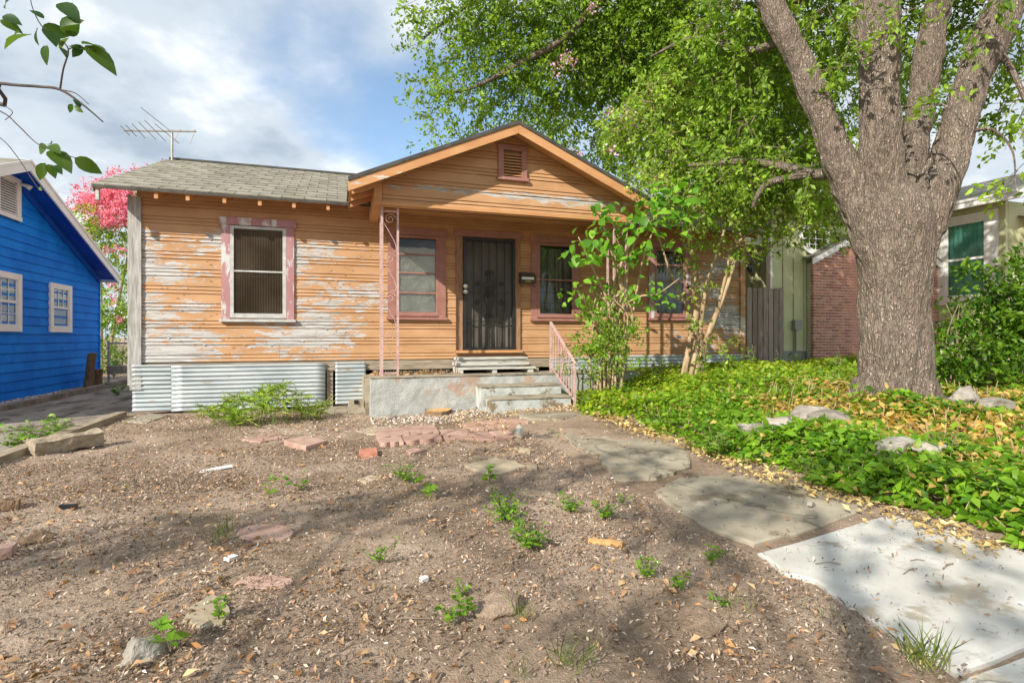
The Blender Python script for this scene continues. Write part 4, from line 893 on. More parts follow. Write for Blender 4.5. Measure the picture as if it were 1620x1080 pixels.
# wing with the curtained window: its wall faces the orange house
wy0, wy1 = at_x(1590, 400, WX).y, at_x(1484, 400, WX).y
def wx(px, py): return at_x(px, py, WX)
wt, wb2 = wx(1540, 350).z, wx(1540, 462).z; ya_, yb_ = wx(1562, 400).y, wx(1497, 400).y
sill_z = at_x(1530, 470, WX).z
MB().box(WX+0.03, WX+0.12, wy0, wy1+0.3, 0.3, 4.55).build('wing_wall', GREENP, gn)
y = wy0
while y < wy1:
    e = min(y+0.30, wy1); 
    box('wall_panel', GREENP, gn, WX, WX+0.028, y+0.003, e, 0.5, sill_z-0.2); box('batten', GREENP, gn, WX-0.02, WX-0.002, y-0.02, y+0.02, 0.5, sill_z-0.2)
    box('wall_panel', GREENP, gn, WX, WX+0.028, y+0.003, e, wt+0.2, 4.45); box('batten', GREENP, gn, WX-0.02, WX-0.002, y-0.02, y+0.02, wt+0.22, 4.45); y = e
box('corner_trim', GREENP, gn, WX-0.035, WX-0.021, wy0-0.03, wy0+0.11, 0.5, 4.45)
ww = MB().box(WX-0.045, WX+0.027, wy0+0.13, ya_-0.001, sill_z-0.18, wt+0.20).box(WX-0.045, WX+0.027, yb_, wy1, sill_z-0.18, wt+0.20).box(WX-0.044, WX+0.027, ya_, yb_-0.001, wt+0.02, wt+0.199).box(WX-0.044, WX+0.027, ya_, yb_-0.001, sill_z-0.18, sill_z).build('window', WHITE, gn)
zm = (sill_z+wt)/2+0.02
MB().box(WX-0.03, WX, ya_+0.001, ya_+0.06, sill_z+0.001, wt+0.018).box(WX-0.03, WX, yb_-0.06, yb_-0.003, sill_z+0.001, wt+0.018).box(WX-0.03, WX, ya_+0.061, yb_-0.061, zm-0.03, zm+0.03).box(WX-0.03, WX, ya_+0.061, yb_-0.061, sill_z+0.001, sill_z+0.06).box(WX-0.03, WX, ya_+0.061, yb_-0.061, wt-0.04, wt+0.018).build('sash', WHITE, ww)
for za, zb in ((sill_z+0.061, zm-0.031), (zm+0.031, wt-0.041)): box('pane', GLASS, ww, WX-0.015, WX-0.011, ya_+0.061, yb_-0.061, za, zb)
V = []; F2 = []
for i in range(61):
    yq = ya_+(yb_-ya_)*i/60; xq = WX+0.012+0.012*math.sin(i*0.9+0.5*math.sin(i*0.37)); V += [(xq, yq, sill_z), (xq, yq, wt)]
for i in range(60): F2.append((2*i, 2*i+2, 2*i+3, 2*i+1))
MB().add(V, F2).build('curtain', CURTAIN, ww, True, False)
box('wing_front_wall', GREENP, gn, WX+0.13, 20, wy0, wy0+0.1, 0.3, 4.5)
ez = at_x(1560, 312, WX-0.45).z; eyf = wy0-0.55
wr = MB().prism([(WX-0.5, eyf, ez), (WX+3.0, eyf, ez+1.25), (WX+3.0, eyf, ez+1.15), (WX-0.5, eyf, ez-0.06)], (0, 3.6, 0)).build('wing_roof', SHINGLE, gn)
box('eave_fascia', WHITE, gn, WX-0.53, WX-0.505, eyf, eyf+3.6, ez-0.17, ez+0.02); box('eave_gutter_lip', WHITE, gn, WX-0.56, WX-0.531, eyf, eyf+3.6, ez-0.03, ez+0.03)
MB().prism([(WX-0.5, eyf-0.03, ez-0.19), (WX+3, eyf-0.03, ez+1.06), (WX+3, eyf-0.03, ez+1.24), (WX-0.5, eyf-0.03, ez-0.005)], (0, 0.028, 0)).build('rake_board', WHITE, gn)
for k in range(3): MB().bar((WX-0.45, eyf+0.14+k*0.22, ez-0.10), (WX+0.5, eyf+0.14+k*0.22, ez+0.24), 0.05, 0.08).build('rafter_tail', WHITE, gn)
box('wing_soffit', WHITE, gn, WX-0.49, WX+0.0, eyf+0.05, eyf+3.5, ez-0.085, ez-0.065)
# porch roof further right
pr0 = at_x(1597, 372, WX+0.8); 
MB().prism([(WX+0.45, wy0-0.9, pr0.z), (WX+4, wy0-0.9, pr0.z), (WX+4, wy0-0.02, pr0.z+0.35), (WX+0.45, wy0-0.02, pr0.z+0.35)], (0, 0, 0.05)).build('side_porch_roof', SHINGLE, gn)
box('side_porch_fascia', WHITE, gn, WX+0.43, WX+4, wy0-0.93, wy0-0.905, pr0.z-0.16, pr0.z+0.03)
MB().bar((WX+0.6, wy0-0.05, pr0.z-0.85), (WX+0.6, wy0-0.8, pr0.z-0.2), 0.07, 0.07).build('porch_brace', WHITE, gn)
MB().prism([(gx0-0.3, GBY-0.4, 4.55), (gx0-0.3, GBY+3, 5.7), (gx0-0.3, GBY+6.4, 4.55), (gx0-0.3, GBY+3, 5.6)], (9, 0, 0)).build('main_roof', SHINGLE, gn)
box('main_fascia', WHITE, gn, gx0-0.3, WX-0.6, GBY-0.43, GBY-0.405, 4.42, 4.56)
# picket fence
fn = thing('picket_fence', (9.7, 10.5, 0.5), 'grey brown dog-eared wooden fence between the orange and green houses', 'fence')
FY = 10.5; f0, f1 = at_y(1181, 454, FY).x, at_y(1240, 454, FY).x; npk = 7; pw = (f1-f0)/npk
for k in range(npk):
    x0 = f0+k*pw+0.022; x1 = f0+(k+1)*pw-0.004; zt = 2.37+rnd.uniform(-0.015, 0.015); zb = 0.45
    MB().prism([(x0, FY, zb), (x1, FY, zb), (x1, FY, zt-0.03), (x1-0.03, FY, zt), (x0+0.03, FY, zt), (x0, FY, zt-0.03)], (0, 0.02, 0)).build('picket', FENCEW, fn)
for zz in (0.85, 2.0): box('fence_rail', FENCEW, fn, f0, f1, FY+0.021, FY+0.06, zz, zz+0.085)
# chain-link fence far left
cf = thing('chain_link_fence', (-4.2, 16.8, 0), 'low chain-link fence with galvanised top rail at the end of the driveway', 'fence')
c0, c1 = -5.7, -3.05
MB().tube([(c0, 16.9, 1.02), (c1, 16.9, 1.02)], 0.022, 8).build('top_rail', ALU, cf)
for x in (c0+0.02, -3.35): MB().tube([(x, 16.9, -0.1), (x, 16.9, 1.08)], 0.03, 8).build('fence_post', ALU, cf)
cm_ = MB(); x = c0
while x < c1-0.05:
    for sg in (-1, 1):
        a = Vector((x, 16.9, 0.05)); b2 = Vector((x+sg*0.97, 16.9, 1.02))
        if sg < 0: a.x, b2.x = x+0.0, x-0.97
        lo_, hi_ = c0, c1
        t1 = 1.0
        if b2.x > hi_: t1 = (hi_-a.x)/(b2.x-a.x)
        if b2.x < lo_: t1 = (lo_-a.x)/(b2.x-a.x)
        cm_.bar(a, a.lerp(b2, t1), 0.004, 0.004)
    x += 0.07
cm_.build('wire_mesh', ALU, cf)

# ------------------------------------------------------------------ trees and shrubs
def P4(px, py, D, rpx): p = at_d(px, py, D); return (p.x, p.y, p.z, rpx/FPX*D/math.sqrt(1+((px-810)/FPX)**2))
def crown(name, parent, parts, mat=LEAF):
    V, F, T = merge(parts); return link(name, np_mesh(name, V, F, T), mat, parent)
def twigs(name, parent, VF, mat=TWIG):
    V, F = VF; return link(name, np_mesh(name, V, F), mat, parent)
OD = 6.6
tb = at_d(1414, 642, OD)
oak = thing('oak_tree', (tb.x, tb.y, gh(tb.x, tb.y)), 'massive oak with furrowed grey trunk forking into several limbs at right', 'tree')
mb = MB()
limb(mb, [P4(1414, 690, OD, 67.2), P4(1414, 655, OD, 62.4), P4(1414, 620, OD, 59.5), P4(1415, 540, OD, 58.6), P4(1415, 450, OD, 58.6), P4(1414, 380, OD, 63.4), P4(1414, 330, OD, 59.5), P4(1412, 300, OD, 38.4)], 20, 6)
limb(mb, [P4(1400, 380, OD, 37.7), P4(1396, 310, OD, 37.7), P4(1393, 250, OD-.05, 33.6), P4(1393, 150, OD-.1, 30.3), P4(1388, 60, OD-.1, 33.6), P4(1384, -60, OD, 34.4), P4(1400, -220, OD+.2, 29.5)], 16, 6)
limb(mb, [P4(1385, 390, OD, 31.9), P4(1356, 325, OD+.05, 28.6), P4(1328, 255, OD+.1, 24.4), P4(1300, 185, OD+.2, 22.7), P4(1272, 110, OD+.3, 20.2), P4(1226, 20, OD+.4, 19.3), P4(1190, -80, OD+.5, 18.5), P4(1120, -230, OD+.8, 16.8)], 14, 6)
limb(mb, [P4(1440, 400, OD, 35.3), P4(1468, 330, OD, 38.6), P4(1499, 255, OD, 31.9), P4(1532, 148, OD, 29.4), P4(1578, 37, OD, 29.4), P4(1622, -50, OD, 30.2), P4(1710, -210, OD+.1, 28.6)], 16, 6)
limb(mb, [P4(1425, 370, OD+.3, 23.8), P4(1440, 290, OD+.6, 20.4), P4(1458, 150, OD+.9, 22.9), P4(1474, 60, OD+1.05, 22.1), P4(1500, -40, OD+.9, 20.4), P4(1540, -160, OD+1.2, 18.7)], 12, 6)
for ang in range(0, 360, 52):       # root flare
    a = math.radians(ang+11); r = 0.53
    limb(mb, [(tb.x+0.30*math.cos(a), tb.y+0.30*math.sin(a), tb.z+0.30, 0.14), (tb.x+0.38*math.cos(a), tb.y+0.38*math.sin(a), tb.z+0.08, 0.13), (tb.x+0.58*math.cos(a), tb.y+0.62*math.sin(a), tb.z-0.15, 0.12)], 8, 4)
tmp = bpy.data.objects.new('tmp', mb.mesh()); COL.objects.link(tmp)
rm = tmp.modifiers.new('r', 'REMESH'); rm.mode = 'VOXEL'; rm.voxel_size = 0.0165
sm = tmp.modifiers.new('s', 'SMOOTH'); sm.factor = 0.5; sm.iterations = 5
bpy.context.view_layer.update()
me = bpy.data.meshes.new_from_object(tmp.evaluated_get(bpy.context.evaluated_depsgraph_get())); bpy.data.objects.remove(tmp)
nv = len(me.vertices); co = np.empty(nv*3, np.float32); me.vertices.foreach_get('co', co); co = co.reshape(-1, 3)
no = np.empty(nv*3, np.float32); me.vertices.foreach_get('normal', no); no = no.reshape(-1, 3)
dsp = np.array([noise.noise(Vector((p[0]*2.2, p[1]*2.2, p[2]*1.6)))*0.035 + noise.noise(Vector((p[0]*6, p[1]*6, p[2]*3)))*0.022 + (0.5-abs(noise.noise(Vector((p[0]*13, p[1]*13, p[2]*3.2)))))*0.045 for p in co.astype(float)])
me.vertices.foreach_set('co', (co + no*dsp[:, None]).ravel()); me.update()
link('trunk', me, BARK, oak, True)
br = [
 [P4(1345, 268, OD+.1, 10), P4(1290, 276, 7.0, 10), P4(1232, 262, 7.3, 8), P4(1170, 256, 7.7, 6), P4(1090, 262, 8.2, 3)],
 [P4(1290, 276, 7.0, 6), P4(1215, 290, 7.1, 6), P4(1190, 330, 7.3, 3)],
 [P4(1140, -190, 7.2, 20), P4(1040, -90, 8.6, 14), P4(950, 0, 9.4, 7), P4(890, 62, 9.6, 5.5), P4(830, 96, 9.8, 4.5), P4(750, 138, 10.2, 3), P4(690, 150, 10.4, 2)],
 [P4(1010, -60, 9.2, 5), P4(965, 40, 9.9, 3), P4(930, 130, 10.2, 2)],
 [P4(1000, -60, 9.2, 6), P4(860, -40, 9.7, 4), P4(740, 10, 10, 3), P4(670, 60, 10.2, 2)],
 [P4(1250, 60, 7, 9), P4(1180, 80, 7.6, 6), P4(1100, 60, 8.2, 4), P4(1030, 90, 8.7, 2)],
 [P4(1265, 0, 7, 8), P4(1170, -20, 7.8, 6), P4(1080, 0, 8.3, 4)],
 [P4(1560, 60, OD, 10), P4(1600, 110, 6.4, 6), P4(1640, 200, 6.2, 4)],
 [P4(1530, 210, OD, 5), P4(1570, 205, 6.3, 3), P4(1602, 240, 6.1, 2), P4(1606, 300, 6.0, 1)],
 [P4(1430, 170, OD-.2, 3), P4(1490, 165, 6.0, 2), P4(1530, 200, 5.8, 1.5)],
 [P4(1345, 40, OD-.2, 5), P4(1370, 90, 6.2, 3), P4(1400, 60, 6.0, 2)],
]
for b_ in br: q = MB(); limb(q, b_, 7, 5); q.build('branch', BARK, oak, True)
def B(px, py, D, r, k=1.0): p = at_d(px, py, D); return ((p.x, p.y, p.z), r, k)
vis = [B(648, 8, 9.7, .26, .8), B(690, 45, 10.1, .42), B(668, 140, 10.4, .34), B(700, 195, 10.7, .36), B(735, 90, 10.3, .5), B(760, 180, 10.7, .5), B(770, 30, 10, .6), B(830, 70, 10.3, .6), B(835, 155, 10.7, .55), B(900, 30, 10, .7), B(905, 130, 10.7, .65),
       B(960, 90, 10.5, .7), B(960, 200, 11.1, .55, .8), B(1020, 30, 10, .8), B(1030, 140, 10.5, .75), B(1090, 60, 9.8, .8), B(1110, 160, 10.3, .7), B(1160, 20, 7.8, .7), B(1190, 110, 8, .7), B(1180, 220, 8.6, .6), B(1250, 210, 8.6, .55), B(1300, 60, 8.8, .7, .8),
       B(1320, 150, 9.2, .6, .7), B(1420, 40, 9.5, .8, .6), B(1300, 10, 6.8, .35, .8), B(1500, 60, 8.8, .6, .6), B(1520, 190, 9, .4, .5), B(1610, 60, 7.2, .5), B(1612, 150, 7, .42), B(1590, 215, 6.3, .22, .8), B(1608, 285, 6.1, .12, .9),
       B(1560, 15, 6.2, .28, .8), B(1450, 10, 6, .28, .8), B(1380, 20, 5.9, .22, .8), B(1400, 65, 5.9, .13), B(1480, 150, 5.9, .12), B(1345, 60, 6.2, .2), B(1330, 110, 6.4, .18, .8), B(1230, 250, 7.2, .3), B(1290, 265, 6.9, .16), B(1150, 265, 7.6, .38), B(1200, 285, 7.2, .25), B(1180, 200, 7.6, .35)]
vis += [B(720, 0, 9.8, .5), B(800, 110, 10.2, .55), B(870, 190, 10.6, .45), B(820, 0, 9.8, .65), B(940, 10, 9.8, .7), B(880, 90, 10, .6), B(1000, 90, 10, .7), B(1060, 0, 9.5, .8), B(1080, 210, 10, .6), B(1230, 60, 8.6, .65), B(1240, 140, 8.8, .5), B(1120, 100, 9.2, .7), B(1350, 200, 9.5, .4, .7), B(1005, 230, 10.4, .5), B(655, 75, 9.6, .22, .8), B(715, 130, 10, .4)]
C, D_ = blob_twigs(vis, 150)
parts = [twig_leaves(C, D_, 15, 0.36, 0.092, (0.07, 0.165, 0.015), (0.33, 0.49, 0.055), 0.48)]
crown('crown', oak, parts); twigs('twig', oak, twig_tubes(C, D_, 0.30, 0.006, 2))
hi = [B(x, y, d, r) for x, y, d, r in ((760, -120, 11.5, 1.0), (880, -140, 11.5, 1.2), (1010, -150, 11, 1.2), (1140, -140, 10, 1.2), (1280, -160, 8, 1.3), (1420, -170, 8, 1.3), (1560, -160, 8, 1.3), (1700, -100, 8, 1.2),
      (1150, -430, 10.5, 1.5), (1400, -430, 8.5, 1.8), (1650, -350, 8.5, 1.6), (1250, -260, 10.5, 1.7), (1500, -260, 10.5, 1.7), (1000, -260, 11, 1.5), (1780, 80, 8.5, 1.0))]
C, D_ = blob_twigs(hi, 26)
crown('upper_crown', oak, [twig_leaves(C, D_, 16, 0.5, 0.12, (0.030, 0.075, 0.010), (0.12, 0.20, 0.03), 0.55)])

# darker trees behind the house
def back_tree(name, base, h, blobs, label, per, size, c1, c2, cat='tree'):
    t = thing(name, base, label, cat)
    q = MB(); limb(q, [(base[0], base[1], -0.1, 0.18), (base[0]+0.1, base[1], h*0.4, 0.14), (base[0]-0.1, base[1]+0.2, h*0.75, 0.08)], 8, 4)
    q.build('trunk', BARK, t, True); C, D_ = blob_twigs(blobs, per)
    crown('crown', t, [twig_leaves(C, D_, 16, 0.45, size, c1, c2, 0.5)]); return t, C, D_
bb = [B(x, y, d, r) for x, y, d, r in ((880, 170, 14.5, .9), (960, 230, 14.5, 1.0), (1060, 240, 14, 1.1), (1150, 280, 14, 1.1), (1240, 250, 14.5, 1.2), (1330, 240, 14.5, 1.2), (1000, 120, 15, 1.2), (1130, 130, 15, 1.4), (1260, 120, 15, 1.4), (1330, 330, 14.5, .8), (1450, 150, 15, 1.0))]
q0 = at_d(1150, 400, 15); back_tree('background_tree', (q0.x, q0.y+1.5, 0), 7, bb, 'leafy green tree rising behind the right end of the house', 22, 0.15, (0.07, 0.15, 0.016), (0.24, 0.36, 0.045))

# crape myrtle in front of the right window
base = at_d(1088, 598, 9.6)
cmt = thing('crape_myrtle', (base.x, base.y, gh(base.x, base.y)), 'multi-stemmed crape myrtle with smooth tan stems before the right window', 'tree')
stems = [[(1078, 610, 9.6, 9), (1092, 540, 9.6, 8.5), (1104, 470, 9.6, 8), (1092, 380, 9.6, 6.5), (1085, 300, 9.5, 5), (1070, 200, 9.3, 3)],
         [(1090, 605, 9.55, 7), (1106, 530, 9.5, 6), (1116, 460, 9.4, 5.5), (1130, 410, 9.4, 5), (1150, 340, 9.3, 4), (1140, 230, 9.2, 2.5)],
         [(1096, 605, 9.6, 9), (1120, 530, 9.5, 8), (1140, 480, 9.5, 6.5), (1160, 420, 9.4, 5.5), (1175, 350, 9.4, 4), (1190, 250, 9.4, 2.5)],
         [(1133, 495, 9.5, 5), (1150, 430, 9.4, 4), (1160, 390, 9.3, 3), (1220, 350, 9.2, 3), (1290, 318, 9.2, 2), (1330, 300, 9.3, 1)],
         [(1100, 600, 9.7, 5), (1100, 520, 9.9, 4), (1060, 430, 9.9, 3), (1030, 330, 9.8, 2)],
         [(1155, 400, 9.4, 3), (1200, 400, 9.5, 2), (1270, 350, 9.6, 1.5), (1320, 300, 9.8, 1)]]
for s_ in stems: q = MB(); limb(q, [P4(v[0], v[1], v[2], v[3]*.62) for v in s_], 8, 5); q.build('stem', MYRTLE, cmt, True)
cb_ = [B(1000, 200, 9.3, .45), B(1050, 150, 9.2, .55), B(1070, 240, 9.2, .5), B(1060, 310, 9.4, .35), B(1130, 190, 9.1, .55), B(1120, 280, 9.2, .5), B(1130, 350, 9.3, .35, .8), B(1190, 260, 9.3, .5), B(1190, 330, 9.4, .42), B(1240, 310, 9.4, .4), B(1230, 370, 9.6, .28, .8), B(1290, 340, 9.8, .4, .8), B(1320, 380, 10, .25, .7), B(1150, 410, 9.3, .24, .6), B(1100, 390, 9.4, .22, .7), B(1110, 450, 9.3, .14, .7), B(1075, 420, 9.3, .12, .6), B(1140, 540, 9.3, .14, .7), B(1100, 520, 9.2, .08, .7), B(990, 290, 9.5, .3, .6), B(1320, 300, 10, .4, .8), B(1040, 290, 9.0, .35), B(1100, 335, 9.0, .30), B(1170, 300, 8.9, .42), B(1230, 275, 8.9, .45), B(1285, 300, 8.9, .40), B(1170, 380, 9.1, .22), B(1260, 355, 9.2, .28), B(1330, 250, 9.2, .45), B(1340, 345, 9.5, .28), B(1200, 230, 8.8, .4)]
C, D_ = blob_twigs(cb_, 250, droop=-0.1)
crown('crown', cmt, [twig_leaves(C, D_, 15, 0.30, 0.082, (0.14, 0.29, 0.024), (0.43, 0.59, 0.10), 0.55, jit=0.3)]); twigs('twig', cmt, twig_tubes(C, D_, 0.32, 0.006, 1), MYRTLE)
fl_ = [B(x, y, 8.9, .06) for x, y in ((915, 245, ), (895, 85), (905, 95), (880, 110), (935, 10), (965, 235), (1000, 180), (960, 180))]
C, D_ = blob_twigs(fl_, 9000)
crown('blossom', cmt, [twig_leaves(C, D_, 5, 0.06, 0.045, (0.55, 0.28, 0.42), (0.72, 0.45, 0.58), 0.9)], PETAL)

# pink crape myrtle behind the blue house
pk = at_d(160, 560, 18.5)
pmt = thing('pink_crape_myrtle', (pk.x, pk.y, 0), 'crape myrtle covered in hot pink blossom between blue and orange houses', 'tree')
for dx in (-0.4, 0, 0.45): q = MB(); limb(q, [(pk.x+dx*0.3, pk.y, -0.1, 0.07), (pk.x+dx, pk.y, 2.0, 0.05), (pk.x+dx*1.8, pk.y, 4.2, 0.03)], 7, 4); q.build('stem', MYRTLE, pmt, True)
gb_ = [B(150, 350, 18.5, .7), B(190, 350, 18.5, .9), B(170, 420, 18.3, .9), B(195, 480, 18, .9), B(165, 380, 18.2, .7), B(230, 330, 19, 1.0)]
C, D_ = blob_twigs(gb_, 50); crown('crown', pmt, [twig_leaves(C, D_, 16, 0.4, 0.10, (0.13, 0.26, 0.02), (0.36, 0.48, 0.05), 0.5)])
pb_ = [B(140, 320, 18.4, .33), B(165, 320, 18.2, .42), B(185, 310, 18, .5), B(150, 345, 18, .25), B(118, 315, 18.4, .14), B(128, 330, 18.4, .2), B(180, 345, 17.8, .35), B(205, 330, 17.8, .4), B(130, 295, 18.5, .18), B(160, 290, 18.5, .22), B(185, 278, 18.6, .22), B(215, 275, 18.8, .2), B(240, 270, 19, .16), B(108, 328, 18.5, .1), B(135, 370, 18, .18), B(160, 400, 17.8, .14), B(185, 395, 17.6, .18), B(150, 430, 17.8, .12), B(178, 455, 17.4, .12), B(265, 263, 19.2, .12), B(190, 500, 17.2, .1), B(178, 475, 17.2, .08)]
C, D_ = blob_twigs(pb_, 620, droop=0.1); crown('blossom', pmt, [twig_leaves(C, D_, 12, 0.16, 0.062, (0.72, 0.13, 0.33), (0.92, 0.44, 0.60), 0.9, drop=0)], PETAL)
# hedge-like shrub at the end of the driveway
sp = at_d(178, 560, 17.6)
shr = thing('rear_shrub', (sp.x, sp.y, 0), 'dense green shrub behind the chain-link fence', 'shrub')
C, D_ = blob_twigs([B(170, 520, 17.8, .5), B(190, 500, 17.8, .6), B(175, 560, 17.6, .5), B(195, 570, 17.6, .5), B(165, 580, 17.4, .3)], 110)
crown('foliage', shr, [twig_leaves(C, D_, 16, 0.3, 0.085, (0.06, 0.15, 0.014), (0.24, 0.38, 0.04), 0.5)])
q = MB()
for k in range(5): limb(q, [(sp.x-0.5+k*0.25, sp.y, -0.05, 0.02), (sp.x-0.6+k*0.3, sp.y, 0.7, 0.012), (sp.x-0.7+k*0.35, sp.y, 1.2, 0.006)], 5, 3)
q.build('stem', TWIG, shr)

# shapely single leaves shared by the big-leaved plants
def leaf_mesh(name, L, Wd, c, fold=0.18, curl=0.25, notch=0.0):
    prof = [(0.0, 0.02), (0.12, 0.62), (0.3, 0.97), (0.5, 1.0), (0.7, 0.78), (0.88, 0.36), (1.0, 0.02)]
    V = []; F2 = []
    for t, w in prof:
        y = t*L; zc = -curl*L*t*t; hw = w*Wd/2; V += [(-hw, y - (notch*L if t == 0.12 else 0), zc+fold*hw), (0, y, zc), (hw, y - (notch*L if t == 0.12 else 0), zc+fold*hw)]
    for i in range(len(prof)-1):
        a = i*3; F2 += [(a, a+1, a+4, a+3), (a+1, a+2, a+5, a+4)]
    me = bpy.data.meshes.new(name); me.from_pydata(V, [], F2); me.update()
    ca = me.color_attributes.new('tint', 'FLOAT_COLOR', 'POINT'); ca.data.foreach_set('color', np.tile(np.array([*c, 1.0], np.float32), len(V)))
    me.materials.append(LEAF); me.polygons.foreach_set('use_smooth', [True]*len(me.polygons)); return me
def put_leaf(me, p, d, up, scale, parent):
    d = Vector(d).normalized(); up = Vector(up); x = d.cross(up)
    if x.length < 1e-3: x = d.orthogonal()
    x.normalize(); zax = x.cross(d); R = Matrix((x, d, zax)).transposed()
    o = bpy.data.objects.new('leaf', me); COL.objects.link(o); o.location = p; o.rotation_euler = R.to_euler(); o.scale = (scale,)*3; return adopt(o, parent)
rl = random.Random(21)
LB = [leaf_mesh('l', 1, 0.66, c) for c in ((0.12, 0.29, 0.025), (0.17, 0.38, 0.03), (0.25, 0.48, 0.05), (0.085, 0.22, 0.02))]
# big-leaved sapling by the handrail
mbp = at_d(958, 612, 8.75)
mul = thing('mulberry_sapling', (mbp.x, mbp.y, gh(mbp.x, mbp.y)), 'young large-leaved sapling with arching canes beside the handrail', 'sapling')
canes = [[(955, 620, 8.8, 3.5), (960, 540, 8.8, 3), (972, 450, 8.75, 2.6), (1000, 380, 8.7, 2), (1030, 330, 8.6, 1.4)],
         [(965, 620, 8.8, 3.5), (975, 520, 8.8, 3), (990, 440, 8.7, 2.2), (1010, 370, 8.7, 2), (1060, 320, 8.6, 1.2), (1100, 310, 8.5, .8)],
         [(950, 615, 8.7, 3), (965, 500, 8.6, 2.4), (945, 440, 8.5, 2), (925, 395, 8.4, 1.6), (915, 375, 8.35, .8)],
         [(970, 615, 8.8, 3), (985, 480, 8.75, 2.4), (965, 390, 8.6, 2), (950, 345, 8.5, 1.4), (940, 335, 8.4, .8)],
         [(960, 618, 8.75, 3), (950, 540, 8.65, 2.2), (935, 490, 8.5, 1.6), (915, 465, 8.4, .8)],
         [(962, 618, 8.75, 3), (978, 500, 8.7, 2.4), (1010, 470, 8.6, 1.8), (1040, 465, 8.5, 1.2), (1075, 440, 8.4, .7)],
         [(975, 615, 8.8, 2.6), (1000, 500, 8.75, 2.2), (1020, 400, 8.7, 1.8), (1042, 350, 8.6, 1)]]
for s_ in canes: q = MB(); limb(q, [P4(*v) for v in s_], 6, 4); q.build('cane', MYRTLE, mul, True)
nl = 0
for (px, py, D, r, nn, sz) in ((930, 385, 8.4, 26, 14, .17), (915, 400, 8.35, 18, 8, .17), (960, 355, 8.5, 32, 20, .17), (985, 375, 8.55, 32, 20, .16), (1010, 340, 8.55, 34, 22, .17), (1045, 330, 8.5, 30, 22, .18), (1075, 315, 8.45, 28, 18, .19), (1000, 400, 8.6, 26, 14, .15), (1060, 370, 8.55, 24, 10, .14), (930, 460, 8.45, 22, 14, .12), (905, 470, 8.4, 16, 8, .12), (950, 480, 8.5, 26, 16, .12), (1020, 460, 8.55, 24, 16, .12), (1045, 470, 8.5, 18, 10, .12), (950, 335, 8.45, 14, 6, .14)):
    for _ in range(int(nn*1.9)):
        a = rl.uniform(0, 6.283); rr = r*1.35*math.sqrt(rl.random()); p = at_d(px+rr*math.cos(a), py+rr*math.sin(a)*0.9, D+rl.uniform(-.3, .25))
        d = (rl.gauss(-0.2, 0.7), rl.gauss(-0.5, 0.6), rl.gauss(-0.45, 0.4)); put_leaf(rl.choice(LB), p, d, (rl.gauss(-.4, .4), rl.gauss(-.3, .4), 1), sz*1.02*rl.uniform(.5, 1.2), mul); nl += 1
# small-leaved dense shrub beneath it
pv = at_d(958, 610, 8.65)
pri = thing('privet_shrub', (pv.x, pv.y, gh(pv.x, pv.y)), 'bushy small-leaved shrub on bare stems at the right end of the steps', 'shrub')
for k in range(9):
    q = MB(); x0 = 938+k*6; limb(q, [P4(x0, 622, 8.65, 2.0), P4(x0+rl.uniform(-6, 6), 570, 8.6, 1.6), P4(x0+rl.uniform(-20, 20), 500, 8.6, 1.4), P4(x0+rl.uniform(-30, 30), 460, 8.6, .8)], 6, 4); q.build('stem', MYRTLE, pri, True)
C, D_ = blob_twigs([B(955, 545, 8.6, .34), B(985, 530, 8.6, .30), B(925, 545, 8.55, .22), B(950, 500, 8.6, .28), B(990, 575, 8.6, .22), B(940, 580, 8.6, .22), B(905, 560, 8.5, .08), B(975, 470, 8.6, .2, .7), B(930, 490, 8.5, .15, .7), B(905, 585, 8.4, .10, .8)], 520, droop=0.1)
crown('foliage', pri, [twig_leaves(C, D_, 11, 0.14, 0.066, (0.08, 0.20, 0.018), (0.32, 0.50, 0.05), 0.52, False, 0.0)])
# big-leaved bush at the right edge
bp_ = at_d(1560, 612, 7.6)
bsh = thing('broadleaf_bush', (bp_.x, bp_.y, gh(bp_.x, bp_.y)), 'dark glossy broad-leaved bush below the curtained window at right edge', 'shrub')
for k in range(10):
    q = MB(); x0 = 1500+k*14; limb(q, [P4(x0, 615, 7.6, 2), P4(x0+rl.uniform(-20, 20), 540, 7.55, 1.4), P4(x0+rl.uniform(-30, 30), 480, 7.5, .8)], 6, 4); q.build('stem', TWIG, bsh, True)
bl_ = [B(1510, 560, 7.6, .34), B(1550, 540, 7.5, .38), B(1600, 520, 7.5, .45), B(1520, 500, 7.6, .22, .8), B(1560, 470, 7.5, .3), B(1600, 440, 7.5, .3), B(1625, 480, 7.4, .4), B(1500, 590, 7.5, .25), B(1580, 590, 7.4, .35), B(1640, 560, 7.4, .4), B(1530, 430, 7.45, .08), B(1620, 410, 7.5, .15), B(1700, 500, 7.5, .6)]
C, D_ = blob_twigs(bl_, 420, droop=0.1); crown('foliage', bsh, [twig_leaves(C, D_, 9, 0.22, 0.085, (0.03, 0.095, 0.010), (0.19, 0.34, 0.025), 0.5, False, 0.1)])
LG = [leaf_mesh('g', 1, 0.46, c) for c in ((0.035, 0.10, 0.012), (0.06, 0.16, 0.015), (0.12, 0.26, 0.02), (0.19, 0.34, 0.03))]
for _ in range(230):
    c, r, k = bl_[rl.randrange(len(bl_)-1)]; v = Vector((rl.gauss(0, 1), rl.gauss(-.5, 1), rl.gauss(0, 1))).normalized()*r*1.0
    p = Vector(c)+Vector((v.x, v.y, v.z*0.8)); put_leaf(rl.choice(LG), p, (v.x+rl.gauss(0, .3), v.y+rl.gauss(0, .3), rl.gauss(0.1, .5)), (rl.gauss(-.5, .3), -0.3, 1), rl.uniform(.10, .16), bsh)

